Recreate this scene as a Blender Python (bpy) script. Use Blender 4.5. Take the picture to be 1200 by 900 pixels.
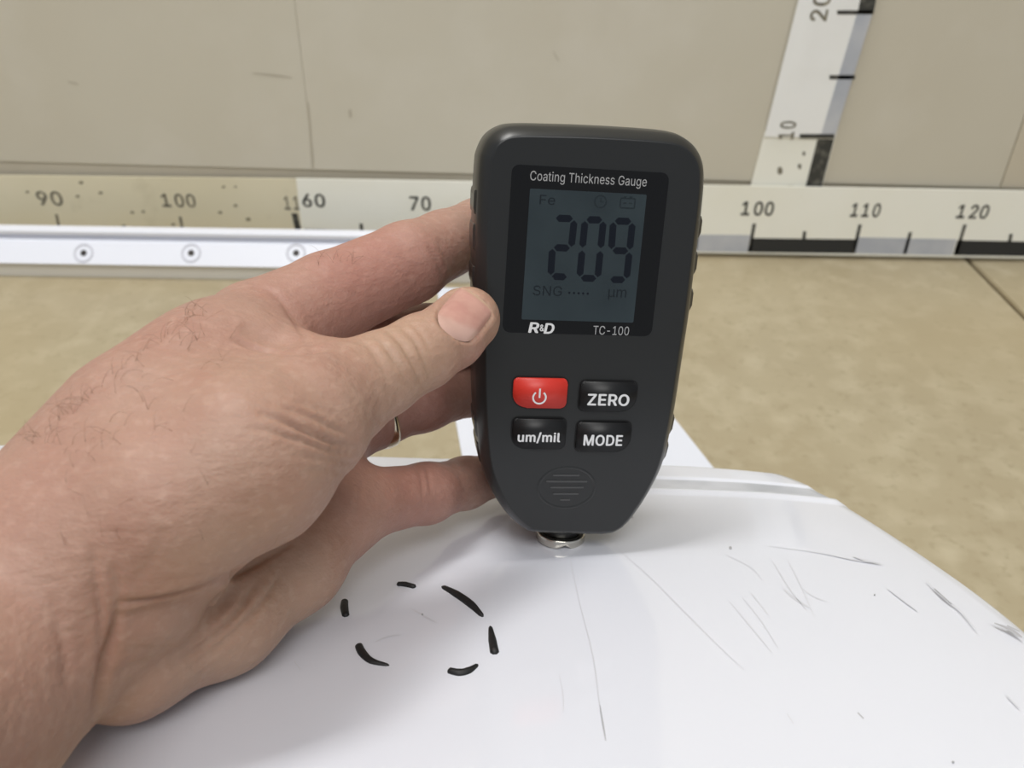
import bpy, bmesh, math, random
import numpy as np
from mathutils import Vector, Matrix
random.seed(4); rng = np.random.default_rng(4)
for o in list(bpy.data.objects): bpy.data.objects.remove(o)
S = bpy.context.scene; COL = S.collection

# ---------------------------------------------------------------- camera
F = 1000.0                      # focal length in pixels of the 1200x900 frame
PITCH, ROLL = math.radians(34.0), math.radians(0.9)
cr, sr, cp, sp = math.cos(ROLL), math.sin(ROLL), math.cos(PITCH), math.sin(PITCH)
# world axes written in the camera frame (x right, y down, z forward)
WX = np.array([cr, sr, 0.0])
WY = np.array([sp * sr, -sp * cr, cp])
WZ = np.array([cp * sr, -cp * cr, -sp])
M3 = np.stack([WX, WY, WZ])     # camera frame -> world
def px(x, y, d): return np.array([(x - 600) / F * d, (y - 450) / F * d, d])      # mm, camera frame
_p = M3 @ px(1000, 299, 820.0)
WALL_Y = _p[1] / 1000
CAM = np.array([0, 0, -_p[2] / 1000])
def world(p): return (M3 @ np.asarray(p, float)) / 1000 + CAM                    # mm cam -> m world
cam = bpy.data.objects.new('camera', bpy.data.cameras.new('camera')); COL.objects.link(cam)
cam.data.sensor_width = 36; cam.data.lens = 36 * F / 1200
cam.data.clip_start = 0.01
cam.matrix_world = Matrix([[*(M3 @ a), t] for a, t in []] or [
    [M3[0][0], -M3[0][1], -M3[0][2], CAM[0]],
    [M3[1][0], -M3[1][1], -M3[1][2], CAM[1]],
    [M3[2][0], -M3[2][1], -M3[2][2], CAM[2]], [0, 0, 0, 1]])
cam.data.dof.use_dof = True; cam.data.dof.focus_distance = 0.236; cam.data.dof.aperture_fstop = 19
S.camera = cam

# ---------------------------------------------------------------- light
w = bpy.data.worlds.new('room_light'); S.world = w; w.use_nodes = True
w.node_tree.nodes['Background'].inputs[0].default_value = (0.88, 0.93, 1.0, 1)
w.node_tree.nodes['Background'].inputs[1].default_value = 0.34
def area(name, loc, aim, sx, sy, watts, col):
    l = bpy.data.lights.new(name, 'AREA'); l.shape = 'RECTANGLE'; l.size = sx; l.size_y = sy
    l.energy = watts; l.color = col
    o = bpy.data.objects.new(name, l); COL.objects.link(o); o.location = loc
    o.rotation_euler = (Vector(aim) - Vector(loc)).to_track_quat('-Z', 'Y').to_euler()
    return o
area('ceiling_lamp', (-0.25, 0.66, 2.0), (0.0, 0.25, 0.1), 1.1, 0.30, 20, (1, 0.985, 0.96))
area('ceiling_lamp', (0.0, -1.0, 2.4), (0, 0.4, 0), 1.6, 0.8, 24, (1, 0.985, 0.96))
S.view_settings.view_transform = 'Standard'; S.view_settings.look = 'None'
S.view_settings.exposure = 0.35; S.view_settings.gamma = 1.0

# ---------------------------------------------------------------- helpers
def lin(c): return tuple((v / 255 / 12.92) if v <= 10 else ((v / 255 + 0.055) / 1.055) ** 2.4 for v in c)
def mat(name, c, rough=0.5, metal=0.0, coat=0.0, spec=0.5, noise=None, bump=None, emit=None):
    """c in sRGB 0-255; noise = list of (scale, other colour, lo, hi, detail); bump = (scale, strength, distance)"""
    m = bpy.data.materials.new(name); m.use_nodes = True
    nt = m.node_tree; N, L = nt.nodes, nt.links; b = N['Principled BSDF']
    b.inputs['Roughness'].default_value = rough; b.inputs['Metallic'].default_value = metal
    b.inputs['Coat Weight'].default_value = coat; b.inputs['Specular IOR Level'].default_value = spec
    b.inputs['Coat Roughness'].default_value = 0.06
    col = (*lin(c), 1); b.inputs['Base Color'].default_value = col
    tc = N.new('ShaderNodeTexCoord'); prev = None
    for (sc, oc, lo, hi, det) in (noise or []):
        t = N.new('ShaderNodeTexNoise'); t.inputs['Scale'].default_value = sc; t.inputs['Detail'].default_value = det
        L.new(tc.outputs['Object'], t.inputs['Vector'])
        r = N.new('ShaderNodeMapRange'); r.inputs[1].default_value = lo; r.inputs[2].default_value = hi
        L.new(t.outputs['Fac'], r.inputs[0])
        mx = N.new('ShaderNodeMix'); mx.data_type = 'RGBA'
        L.new(r.outputs[0], mx.inputs['Factor'])
        if prev: L.new(prev, mx.inputs['A'])
        else: mx.inputs['A'].default_value = col
        mx.inputs['B'].default_value = (*lin(oc), 1); prev = mx.outputs['Result']
    if prev: L.new(prev, b.inputs['Base Color'])
    if bump:
        t = N.new('ShaderNodeTexNoise'); t.inputs['Scale'].default_value = bump[0]; t.inputs['Detail'].default_value = 4
        L.new(tc.outputs['Object'], t.inputs['Vector'])
        bp = N.new('ShaderNodeBump'); bp.inputs['Strength'].default_value = bump[1]; bp.inputs['Distance'].default_value = bump[2]
        L.new(t.outputs['Fac'], bp.inputs['Height']); L.new(bp.outputs[0], b.inputs['Normal'])
    return m
def tag(o, label=None, cat=None, group=None, kind=None):
    for k, v in (('label', label), ('category', cat), ('group', group), ('kind', kind)):
        if v: o[k] = v
    return o
def empty(name, mw, **k):
    o = bpy.data.objects.new(name, None); COL.objects.link(o); o.matrix_world = mw; o.empty_display_size = 0.02
    return tag(o, **k)
def mesh(name, verts, faces, m, parent=None, smooth=False, loc=None):
    me = bpy.data.meshes.new(name)
    verts = np.asarray(verts, float)
    if loc is not None: verts = verts - np.asarray(loc)
    me.from_pydata(verts.tolist(), [], [list(map(int, f)) for f in faces]); me.update()
    if smooth: me.shade_smooth()
    if m: me.materials.append(m)
    o = bpy.data.objects.new(name, me); COL.objects.link(o)
    if parent: o.parent = parent
    if loc is not None: o.location = loc
    return o
def fix_normals(o):
    bm = bmesh.new(); bm.from_mesh(o.data); bmesh.ops.recalc_face_normals(bm, faces=bm.faces); bm.to_mesh(o.data); bm.free()
    return o
def box(name, x0, x1, y0, y1, z0, z1, m, parent=None, bevel=0.0, base=True):
    loc = ((x0 + x1) / 2, (y0 + y1) / 2, z0) if base else (0, 0, 0)
    bm = bmesh.new(); bmesh.ops.create_cube(bm, size=1)
    for v in bm.verts: v.co = Vector(((x0 + x1) / 2 + v.co.x * (x1 - x0) - loc[0], (y0 + y1) / 2 + v.co.y * (y1 - y0) - loc[1], (z0 + z1) / 2 + v.co.z * (z1 - z0) - loc[2]))
    if bevel: bmesh.ops.bevel(bm, geom=bm.edges[:], offset=bevel, segments=2, affect='EDGES')
    me = bpy.data.meshes.new(name); bm.to_mesh(me); bm.free(); me.materials.append(m)
    o = bpy.data.objects.new(name, me); COL.objects.link(o); o.location = loc
    if parent: o.parent = parent
    return o
def prism(name, pts, t, m, parent=None, mapf=None, bevel=0.0, smooth=False, seg=2):
    """pts: 2D outline (u, v); front at w=-t, back at w=0; mapf(u, v, w) -> local coordinates"""
    n = len(pts); P = np.asarray(pts, float)
    bm = bmesh.new()
    lo = [bm.verts.new((p[0], p[1], 0)) for p in P]; hi = [bm.verts.new((p[0], p[1], -t)) for p in P]
    top = bm.faces.new(hi); bm.faces.new(lo[::-1])
    for i in range(n): bm.faces.new((lo[i], lo[(i + 1) % n], hi[(i + 1) % n], hi[i]))
    if bevel: bmesh.ops.bevel(bm, geom=list(top.edges), offset=bevel, segments=seg, affect='EDGES')
    for v in bm.verts:
        if mapf: v.co = Vector(mapf(*v.co))
    bmesh.ops.recalc_face_normals(bm, faces=bm.faces)
    me = bpy.data.meshes.new(name); bm.to_mesh(me); bm.free(); me.materials.append(m)
    if smooth: me.shade_smooth()
    o = bpy.data.objects.new(name, me); COL.objects.link(o)
    if parent: o.parent = parent
    return o
def rrect(x0, y0, x1, y1, radii, n=6):
    """rounded rectangle, radii for (x0,y0) (x1,y0) (x1,y1) (x0,y1)"""
    out = []
    for (cx, cy, sx, sy, a0), r in zip(((x0, y0, 1, 1, 180), (x1, y0, -1, 1, 270), (x1, y1, -1, -1, 0), (x0, y1, 1, -1, 90)), radii):
        for k in range(n + 1):
            a = math.radians(a0 + 90 * k / n); out.append((cx + sx * r + r * math.cos(a), cy + sy * r + r * math.sin(a)))
    return out
def spline(P, n, closed=False):
    P = np.asarray(P, float); m = len(P); out = []
    segs = m if closed else m - 1
    for i in range(segs):
        g = (lambda k: P[k % m]) if closed else (lambda k: P[min(max(k, 0), m - 1)])
        a, b, c, d = g(i - 1), g(i), g(i + 1), g(i + 2)
        for k in range(n):
            t = k / n
            out.append(0.5 * (2 * b + (c - a) * t + (2 * a - 5 * b + 4 * c - d) * t * t + (3 * b - a - 3 * c + d) * t ** 3))
    if not closed: out.append(P[-1])
    return np.array(out)
# letter shapes: advance width, flat 2D vertices, triangles, in thousandths of an em
GLYPHS = {
' ': (188,[],[]),
'&': (448,[197,-7,165,-5,136,1,110,12,88,26,69,42,54,62,43,84,36,108,34,133,36,154,40,173,47,189,58,205,70,220,85,235,101,249,120,264,140,279,216,335,223,340,230,346,237,352,243,359,249,367,255,375,259,384,261,394,262,405,260,420,255,434,245,445,233,454,219,459,201,461,189,460,178,457,168,453,159,447,151,440,145,431,141,421,138,411,137,399,138,386,141,375,145,363,152,352,159,340,169,327,179,314,191,300,204,284,438,0,364,0,171,231,121,293,108,310,96,327,87,344,81,361,77,379,75,398,77,420,82,440,91,458,102,474,117,488,134,499,154,507,176,512,200,513,224,512,246,507,266,499,283,488,297,475,308,459,317,442,322,424,324,404,323,389,320,375,315,362,309,349,301,336,291,325,281,314,269,303,256,293,154,217,135,202,121,188,110,174,103,161,98,146,97,131,98,115,102,101,109,87,118,76,130,66,143,57,158,51,175,48,193,46,213,48,232,52,251,59,269,69,286,81,301,95,315,112,327,131,336,151,343,174,348,198,349,224,408,224,406,194,403,167,397,144,389,124,380,107,371,92,361,80,353,70,345,62,333,47,315,30,294,17,271,7,246,-1,221,-5,182,310,135,275,219,266,172,230,292,86,328,133,367,87,328,43],[4,100,5,100,99,5,6,5,99,99,98,6,7,6,98,98,97,7,8,7,97,97,96,8,9,8,96,10,9,96,96,95,10,11,10,95,95,94,11,12,11,94,13,12,94,94,93,13,14,13,93,135,18,56,36,35,70,105,104,1,103,1,104,69,37,36,36,70,69,1,103,2,102,2,103,90,55,17,18,135,55,18,51,134,50,49,18,56,18,49,49,48,56,38,37,68,37,69,68,2,102,3,102,101,3,4,3,101,100,4,101,14,93,92,15,14,92,92,91,15,16,15,91,91,90,16,90,17,16,56,48,57,48,47,57,58,57,47,47,46,58,59,58,46,46,45,59,60,59,45,45,44,60,61,60,44,44,43,61,62,61,43,63,62,43,43,42,63,64,63,42,42,41,64,65,64,41,41,40,65,66,65,40,40,39,66,67,66,39,39,38,67,38,68,67,133,106,0,106,133,107,34,33,72,71,34,72,107,133,132,132,131,107,131,108,107,19,52,89,20,19,89,89,88,20,21,20,88,22,21,88,88,87,22,23,22,87,75,74,31,32,31,74,74,73,32,33,32,73,72,33,73,127,128,54,126,127,54,125,126,54,54,53,125,123,122,114,122,121,114,115,114,121,121,120,115,116,115,120,120,119,116,117,116,119,119,118,117,128,127,111,127,126,111,112,111,126,126,125,112,108,131,130,109,108,130,130,129,109,129,110,109,23,87,86,24,23,86,86,85,24,25,24,85,85,84,25,26,25,84,84,83,26,83,82,26,27,26,82,82,81,27,28,27,81,81,80,28,80,79,28,29,28,79,79,78,29,78,77,29,30,29,77,77,76,30,31,30,76,75,31,76,105,1,0,0,106,105,18,55,52,51,18,52,52,19,51,34,71,35,70,35,71,50,18,134,51,19,134,124,123,114,89,52,136,113,112,125,52,55,136,55,90,137,17,55,135,139,140,124,138,141,128,140,139,113,136,137,113,112,113,137,111,112,137,55,137,136,141,138,110,111,137,138,128,111,138,136,113,139,124,114,139,125,53,140,113,125,140,54,128,141,110,129,141]),
'-': (453,[337,244,337,188,114,188,114,244],[3,2,1,1,0,3]),
'/': (249,[235,533,71,-76,14,-76,178,533],[0,3,1,2,1,3]),
'0': (453,[227,-7,191,-3,158,7,130,24,105,48,85,77,69,113,57,155,50,202,48,254,50,306,57,353,69,395,85,431,106,461,130,484,159,502,191,512,227,516,262,512,295,502,323,484,348,461,368,431,384,395,396,353,403,306,405,254,403,202,396,155,384,113,368,77,348,48,323,24,295,7,263,-3,227,50,250,52,271,60,290,74,306,92,320,116,330,144,338,176,342,213,344,254,342,295,338,332,330,365,320,393,306,416,290,435,271,449,250,457,227,460,203,457,182,449,163,435,147,416,134,393,123,365,115,332,111,295,109,254,111,213,115,176,123,144,134,116,147,92,163,74,182,60,203,52],[7,6,66,66,65,7,8,7,65,65,64,8,9,8,64,64,63,9,63,62,9,10,9,62,62,61,10,11,10,61,61,60,11,12,11,60,0,36,71,0,71,1,1,71,2,71,70,2,3,2,70,69,3,70,57,56,15,16,15,56,56,55,16,55,17,16,3,69,4,69,68,4,5,4,68,68,67,5,6,5,67,66,6,67,12,60,59,13,12,59,59,58,13,14,13,58,58,57,14,57,15,14,54,53,19,18,54,19,37,35,34,38,37,34,34,33,38,39,38,33,51,21,52,21,20,52,53,52,20,19,53,20,30,29,42,43,42,29,29,28,43,44,43,28,28,27,44,45,44,27,46,45,27,27,26,46,47,46,26,26,25,47,48,47,25,25,24,48,39,33,32,40,39,32,32,31,40,41,40,31,31,30,41,30,42,41,48,24,49,24,23,49,50,49,23,23,22,50,51,50,22,21,51,22,35,37,0,36,0,37,17,55,54,54,18,17]),
'1': (453,[76,0,76,55,391,55,391,0,276,509,276,0,212,0,212,448,209,448,86,358,86,427,198,509,276,55,212,55],[11,10,8,8,10,9,3,2,5,13,12,7,1,0,6,11,8,7,7,4,11,12,13,6,4,7,12,5,2,12,6,5,12,1,6,13]),
'2': (453,[64,0,64,47,234,229,252,248,268,266,282,282,294,298,303,312,311,327,316,341,319,356,320,371,319,389,315,405,308,419,298,431,287,441,273,449,258,455,241,458,224,460,205,458,188,454,172,447,159,438,148,427,139,413,132,398,128,381,127,362,66,362,68,391,75,418,86,442,102,464,121,482,143,496,168,507,196,513,225,516,254,513,281,507,306,497,328,482,346,465,361,445,372,423,379,398,381,372,380,354,377,336,371,318,363,299,351,280,336,259,317,235,294,209,267,180,153,60,153,57,389,57,389,0],[1,0,59,29,28,30,31,30,28,28,27,31,32,31,27,33,32,27,27,26,33,34,33,26,26,25,34,25,35,34,38,22,21,21,20,38,37,23,22,22,38,37,18,40,19,39,19,40,57,2,58,19,39,20,38,20,39,1,59,58,58,2,1,35,25,24,36,35,24,24,23,36,23,37,36,17,16,42,41,17,42,49,48,11,12,11,48,48,47,12,47,46,12,5,55,54,6,5,54,54,53,6,7,6,53,53,52,7,8,7,52,52,51,8,9,8,51,51,50,9,10,9,50,50,49,10,49,11,10,12,46,13,46,45,13,14,13,45,45,44,14,15,14,44,44,43,15,16,15,43,42,16,43,59,0,61,61,60,59,2,57,56,3,2,56,4,3,56,56,55,4,55,5,4,17,41,18,40,18,41]),
'3': (453,[218,-7,188,-5,159,1,133,10,108,22,88,38,70,57,57,79,48,104,44,132,109,132,112,115,118,100,126,87,137,76,150,66,165,59,182,54,200,51,219,50,239,51,258,55,275,61,291,69,304,80,315,93,323,108,328,125,329,145,328,163,323,180,316,196,306,211,292,223,275,234,254,241,229,246,201,248,157,248,157,299,288,448,288,452,70,452,70,509,372,509,372,461,211,278,211,289,247,290,279,286,308,276,333,262,354,244,371,222,383,198,391,173,393,145,390,116,383,90,370,66,354,45,333,27,309,12,281,2,251,-5,221,289],[3,15,4,15,14,4,5,4,14,14,13,5,6,5,13,13,12,6,7,6,12,12,11,7,8,7,11,11,10,8,9,8,10,17,16,2,17,2,1,1,18,17,64,20,0,19,0,20,35,48,36,18,1,0,0,19,18,46,37,36,36,48,46,39,46,47,2,16,3,15,3,16,37,46,38,46,39,38,22,21,63,22,63,62,23,22,62,33,50,34,49,34,50,58,57,27,28,27,57,57,56,28,29,28,56,56,55,29,55,54,29,30,29,54,54,53,30,23,62,61,24,23,61,61,60,24,25,24,60,60,59,25,26,25,59,59,58,26,58,27,26,30,53,31,53,52,31,32,31,52,52,51,32,33,32,51,50,33,51,45,40,47,41,40,45,45,44,41,63,21,64,20,64,21,34,49,35,48,35,49,39,47,40,43,42,41,41,44,43,46,48,65,47,46,65,45,47,65]),
'4': (453,[40,105,40,158,247,509,311,509,109,166,109,163,413,163,413,105,282,0,282,121,282,146,282,318,343,318,343,0,282,105,282,163,343,163,343,105],[1,0,5,1,5,4,4,2,1,5,0,9,5,9,10,16,15,10,2,4,3,15,16,11,8,13,14,9,0,14,5,10,15,12,11,16,7,6,16,17,7,16,14,17,9,17,16,10,10,9,17,17,14,13]),
'5': (453,[221,-7,192,-5,165,1,140,11,118,25,99,41,83,60,71,82,63,105,60,130,122,130,125,115,130,102,138,89,148,78,160,68,173,60,188,54,204,51,221,50,241,51,259,56,276,64,291,75,304,89,314,104,322,122,326,141,328,162,326,183,321,203,314,221,303,237,290,251,275,262,257,270,238,275,218,277,201,276,184,273,167,268,152,262,139,255,128,246,67,253,96,509,366,509,366,452,151,452,134,301,136,301,148,311,162,318,178,325,194,330,212,333,229,334,252,332,274,328,294,321,313,311,330,299,345,285,358,269,370,251,379,231,386,210,390,187,391,163,388,132,381,102,369,76,352,52,332,32,309,15,282,3,253,-4],[9,8,10,49,43,42,50,49,42,5,4,14,14,13,5,6,5,13,13,12,6,7,6,12,12,11,7,8,7,11,10,8,11,43,49,44,45,44,49,40,39,52,39,53,52,17,1,18,55,37,56,18,1,0,0,19,18,37,55,38,54,38,55,1,17,2,16,2,17,53,39,38,38,54,53,2,16,3,16,15,3,4,3,15,14,4,15,50,42,41,41,40,50,51,50,40,40,52,51,45,49,48,20,76,21,57,36,35,35,58,57,21,76,75,22,21,75,75,74,22,74,23,22,33,60,34,60,59,34,35,34,59,58,35,59,71,70,26,70,69,26,27,26,69,28,27,69,69,68,28,68,67,28,29,28,67,67,66,29,30,29,66,66,65,30,23,74,73,24,23,73,73,72,24,25,24,72,72,71,25,71,26,25,30,65,31,65,64,31,64,63,31,32,31,63,63,62,32,33,32,62,62,61,33,60,33,61,76,20,0,19,0,20,56,37,36,36,57,56,47,46,48,45,48,46]),
'6': (453,[226,-7,196,-4,168,3,142,15,119,31,100,51,84,74,73,101,66,130,64,162,65,187,71,212,80,239,93,268,112,302,137,340,252,509,322,509,151,261,145,261,151,270,157,279,165,288,174,295,184,302,196,307,208,311,221,313,235,314,265,312,291,305,316,295,337,280,355,262,370,240,380,215,387,187,389,157,387,127,379,98,368,73,352,50,333,30,310,14,284,3,257,-4,226,48,245,50,263,55,279,63,293,73,304,86,314,101,322,119,326,137,327,157,326,178,322,196,314,213,304,228,293,241,279,251,263,259,245,264,226,265,207,264,190,259,174,252,160,241,148,229,138,214,131,197,126,179,125,158,126,138,131,119,138,102,148,86,160,73,174,63,190,55,207,50,175,296],[6,5,76,7,6,76,76,75,7,75,74,7,8,7,74,74,73,8,9,8,73,73,72,9,10,9,72,11,10,72,72,71,11,12,11,71,71,70,12,18,20,19,19,69,68,18,19,68,65,26,25,1,81,80,66,65,24,65,25,24,1,80,2,80,79,2,18,68,67,2,79,3,79,78,3,4,3,78,78,77,4,5,4,77,76,5,77,12,70,69,13,12,69,69,19,13,14,13,19,19,20,14,20,21,14,21,22,14,15,14,22,22,23,15,64,28,27,45,48,47,45,47,0,46,0,47,28,64,63,62,61,30,29,62,30,48,45,44,44,49,48,62,29,63,28,63,29,41,40,52,53,52,40,40,39,53,39,38,53,54,53,38,38,37,54,55,54,37,56,55,37,37,36,56,36,35,56,57,56,35,35,34,57,58,57,34,34,33,58,49,44,43,50,49,43,43,42,50,42,41,50,51,50,41,41,52,51,58,33,59,33,32,59,60,59,32,32,31,60,61,60,31,30,61,31,15,23,16,0,46,1,81,1,46,26,65,64,64,27,26,67,66,24,82,18,24,18,67,24,20,18,21,18,82,23,17,16,23,23,22,18,22,21,18,17,23,82]),
'7': (453,[97,0,323,448,323,452,62,452,62,509,391,509,391,449,165,0],[0,7,1,2,1,6,6,5,2,6,1,7,4,3,2,2,5,4]),
'8': (453,[226,-7,193,-5,163,1,136,11,111,25,91,42,74,62,62,84,54,109,52,135,53,156,58,176,65,195,75,212,87,228,101,241,117,252,134,260,153,265,153,267,129,276,109,289,93,308,80,330,73,354,70,380,73,405,79,429,90,450,106,469,124,485,146,498,170,508,197,514,226,516,255,514,282,508,306,498,328,485,346,469,361,450,373,429,379,405,382,380,379,354,372,330,359,308,343,289,323,276,300,267,300,265,319,260,335,252,351,241,365,228,377,212,387,195,395,176,399,156,401,135,398,109,391,84,378,62,362,42,341,25,317,11,289,1,259,-5,226,49,248,50,267,54,285,60,300,69,313,79,323,91,331,106,335,121,337,139,335,157,330,173,322,189,312,202,298,213,283,223,265,230,247,234,226,235,206,234,187,230,169,223,154,213,140,202,130,189,122,173,117,157,115,139,117,121,121,106,129,91,139,79,152,69,167,60,185,54,205,50,226,290,244,291,260,294,274,300,287,308,298,318,307,330,314,344,318,359,319,376,318,392,314,407,308,420,299,432,288,442,275,449,260,455,244,459,226,460,208,459,192,455,177,449,164,442,153,432,145,420,138,407,134,392,133,376,134,359,138,344,145,330,154,318,165,308,178,300,193,294,209,291],[6,5,98,98,97,6,7,6,97,97,96,7,8,7,96,9,8,96,96,95,9,10,9,95,95,94,10,11,10,94,94,93,11,12,11,93,13,12,93,93,92,13,14,13,92,24,23,132,132,131,24,25,24,131,131,130,25,26,25,130,32,125,124,0,68,103,86,139,87,138,87,139,0,103,1,102,1,103,87,138,88,123,33,124,32,124,33,1,102,2,102,101,2,3,2,101,100,3,101,89,88,18,88,138,18,19,18,138,138,137,19,136,19,137,31,126,125,125,32,31,3,100,4,100,99,4,5,4,99,98,5,99,14,92,91,15,14,91,16,15,91,91,90,16,17,16,90,90,89,17,89,18,17,19,136,20,136,135,20,21,20,135,135,134,21,22,21,134,134,133,22,23,22,133,132,23,133,26,130,129,27,26,129,28,27,129,129,128,28,29,28,128,128,127,29,30,29,127,127,126,30,126,31,30,34,122,121,121,35,34,119,36,120,67,70,69,84,106,85,105,85,106,35,121,120,120,36,35,71,66,65,72,71,65,70,67,66,66,71,70,84,83,50,106,84,50,50,49,106,107,106,49,49,108,107,118,37,119,36,119,37,63,62,74,75,74,62,62,61,75,61,60,75,76,75,60,60,59,76,77,76,59,59,58,77,78,77,58,58,57,78,57,56,78,79,78,56,56,55,79,80,79,55,55,54,80,45,44,112,113,112,44,44,43,113,114,113,43,43,42,114,72,65,64,73,72,64,64,63,73,63,74,73,80,54,81,54,53,81,53,52,81,82,81,52,52,51,82,83,82,51,50,83,51,108,49,48,109,108,48,48,47,109,110,109,47,47,46,110,111,110,46,46,45,111,45,112,111,114,42,115,42,41,115,41,40,115,116,115,40,40,39,116,117,116,39,39,38,117,118,117,38,37,118,38,67,69,0,68,0,69,85,105,86,105,104,86,139,86,104,122,34,123,33,123,34]),
'9': (453,[226,516,256,513,285,506,310,494,333,478,352,458,368,434,380,408,387,378,389,347,387,322,382,296,373,270,359,240,340,207,315,168,200,0,130,0,301,248,307,248,302,238,295,229,287,221,278,214,268,207,257,202,245,198,232,195,218,195,188,197,161,203,137,214,116,229,98,247,83,269,72,294,66,321,64,352,66,382,73,411,85,436,101,459,120,479,143,494,168,506,196,513,226,460,207,459,190,454,174,446,160,435,148,423,138,407,131,390,127,372,125,352,127,331,131,313,138,295,148,280,160,268,174,257,190,250,207,245,226,243,245,245,263,249,279,257,293,267,305,280,314,295,322,312,326,330,327,350,326,371,322,390,314,407,305,422,293,435,279,446,263,454,245,459,277,213],[34,33,58,58,57,34,35,34,57,36,35,57,57,56,36,37,36,56,56,55,37,38,37,55,55,54,38,54,53,38,39,38,53,53,52,39,40,39,52,41,40,52,43,50,49,49,44,43,64,28,27,46,0,47,28,64,63,45,48,47,47,0,45,28,63,29,63,62,29,30,29,62,61,30,62,44,49,48,48,45,44,15,23,16,30,61,31,61,60,31,32,31,60,60,59,32,33,32,59,58,33,59,41,52,51,42,41,51,51,50,42,50,43,42,65,26,25,65,25,24,24,66,65,1,81,80,18,21,20,18,68,67,79,2,80,1,80,2,14,13,19,71,70,12,12,11,71,72,71,11,11,10,72,10,9,72,73,72,9,9,8,73,74,73,8,8,7,74,75,74,7,7,6,75,76,75,6,6,5,76,22,23,15,15,14,22,21,22,14,20,21,14,14,19,20,18,20,19,68,18,19,69,68,19,19,13,69,13,12,69,12,70,69,76,5,77,5,4,77,78,77,4,4,3,78,79,78,3,2,79,3,64,27,26,26,65,64,0,46,81,81,1,0,67,66,18,82,18,24,66,24,18,21,18,22,18,82,23,17,16,23,23,22,18,17,23,82]),
'C': (510,[267,-7,225,-3,186,7,150,25,119,49,92,79,70,115,53,157,44,203,40,254,44,305,53,352,70,393,92,429,119,459,150,484,186,501,225,512,267,516,293,514,317,511,340,504,362,496,383,485,402,471,419,456,435,438,448,418,459,397,467,373,473,348,408,348,404,365,397,380,389,395,380,407,369,418,357,428,344,437,330,444,315,449,300,453,284,455,267,456,237,453,209,445,184,432,161,414,141,391,125,364,113,332,106,295,103,254,106,213,113,177,125,145,141,117,161,94,184,76,210,63,237,56,267,53,284,54,300,56,315,60,330,65,344,72,357,81,369,90,380,102,389,114,397,128,404,144,408,160,473,160,467,135,459,112,448,91,435,71,420,53,402,38,383,24,363,13,341,5,317,-2,293,-6],[6,5,56,56,55,6,7,6,55,55,54,7,8,7,54,54,53,8,9,8,53,52,9,53,9,52,51,10,9,51,51,50,10,11,10,50,50,49,11,12,11,49,49,48,12,13,12,48,1,59,2,16,45,17,2,59,58,45,16,46,15,46,16,0,61,60,85,63,62,18,42,19,85,62,0,61,0,62,42,18,43,44,43,18,0,60,1,59,1,60,17,45,44,44,18,17,2,58,3,58,57,3,4,3,57,5,4,57,56,5,57,13,48,47,14,13,47,47,46,14,46,15,14,40,20,41,64,84,83,83,65,64,39,21,40,20,40,21,38,37,23,22,38,23,65,83,82,66,65,82,82,81,66,81,67,66,38,22,39,21,39,22,78,77,70,71,70,77,77,76,71,72,71,76,76,75,72,73,72,75,75,74,73,30,29,31,32,31,29,29,28,32,33,32,28,28,27,33,34,33,27,27,26,34,67,81,80,68,67,80,80,79,68,69,68,79,79,78,69,78,70,69,34,26,35,26,25,35,36,35,25,25,24,36,37,36,24,23,37,24,63,85,84,84,64,63,19,42,41,41,20,19]),
'D': (502,[219,0,96,0,96,57,215,57,254,60,288,68,318,81,343,99,363,122,379,149,390,181,397,216,399,255,397,294,390,329,379,361,364,388,344,410,320,428,291,441,258,449,221,452,93,452,93,509,225,509,273,505,315,495,353,478,385,455,412,426,433,391,449,351,458,306,462,255,458,205,449,159,433,119,411,83,384,54,351,31,312,14,268,3,125,509,125,0,60,0,60,509,125,452,125,57],[45,44,22,22,23,45,0,3,43,2,43,47,43,2,1,44,1,2,22,44,2,22,2,46,22,46,42,23,22,42,41,5,4,24,20,25,26,19,18,5,41,40,40,6,5,25,20,19,19,26,25,41,4,0,3,0,4,20,24,21,42,21,24,27,17,28,34,33,11,12,11,33,13,12,33,33,32,13,37,36,8,9,8,36,36,35,9,10,9,35,35,34,10,34,11,10,13,32,14,32,31,14,15,14,31,31,30,15,16,15,30,30,29,16,17,16,29,28,17,29,6,40,39,7,6,39,39,38,7,38,37,7,37,8,7,17,27,18,26,18,27,21,42,46,2,47,46,43,3,47]),
'E': (419,[60,0,60,509,372,509,372,452,125,452,125,286,355,286,355,229,125,229,125,57,375,57,375,0],[0,9,8,1,0,8,8,5,1,5,4,1,9,0,11,11,10,9,5,8,7,7,6,5,3,2,4,1,4,2]),
'F': (410,[60,0,60,509,369,509,369,452,125,452,125,278,346,278,346,221,125,221,125,0],[9,8,0,8,5,0,1,0,5,3,2,4,5,8,7,7,6,5,1,5,4,4,2,1]),
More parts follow.
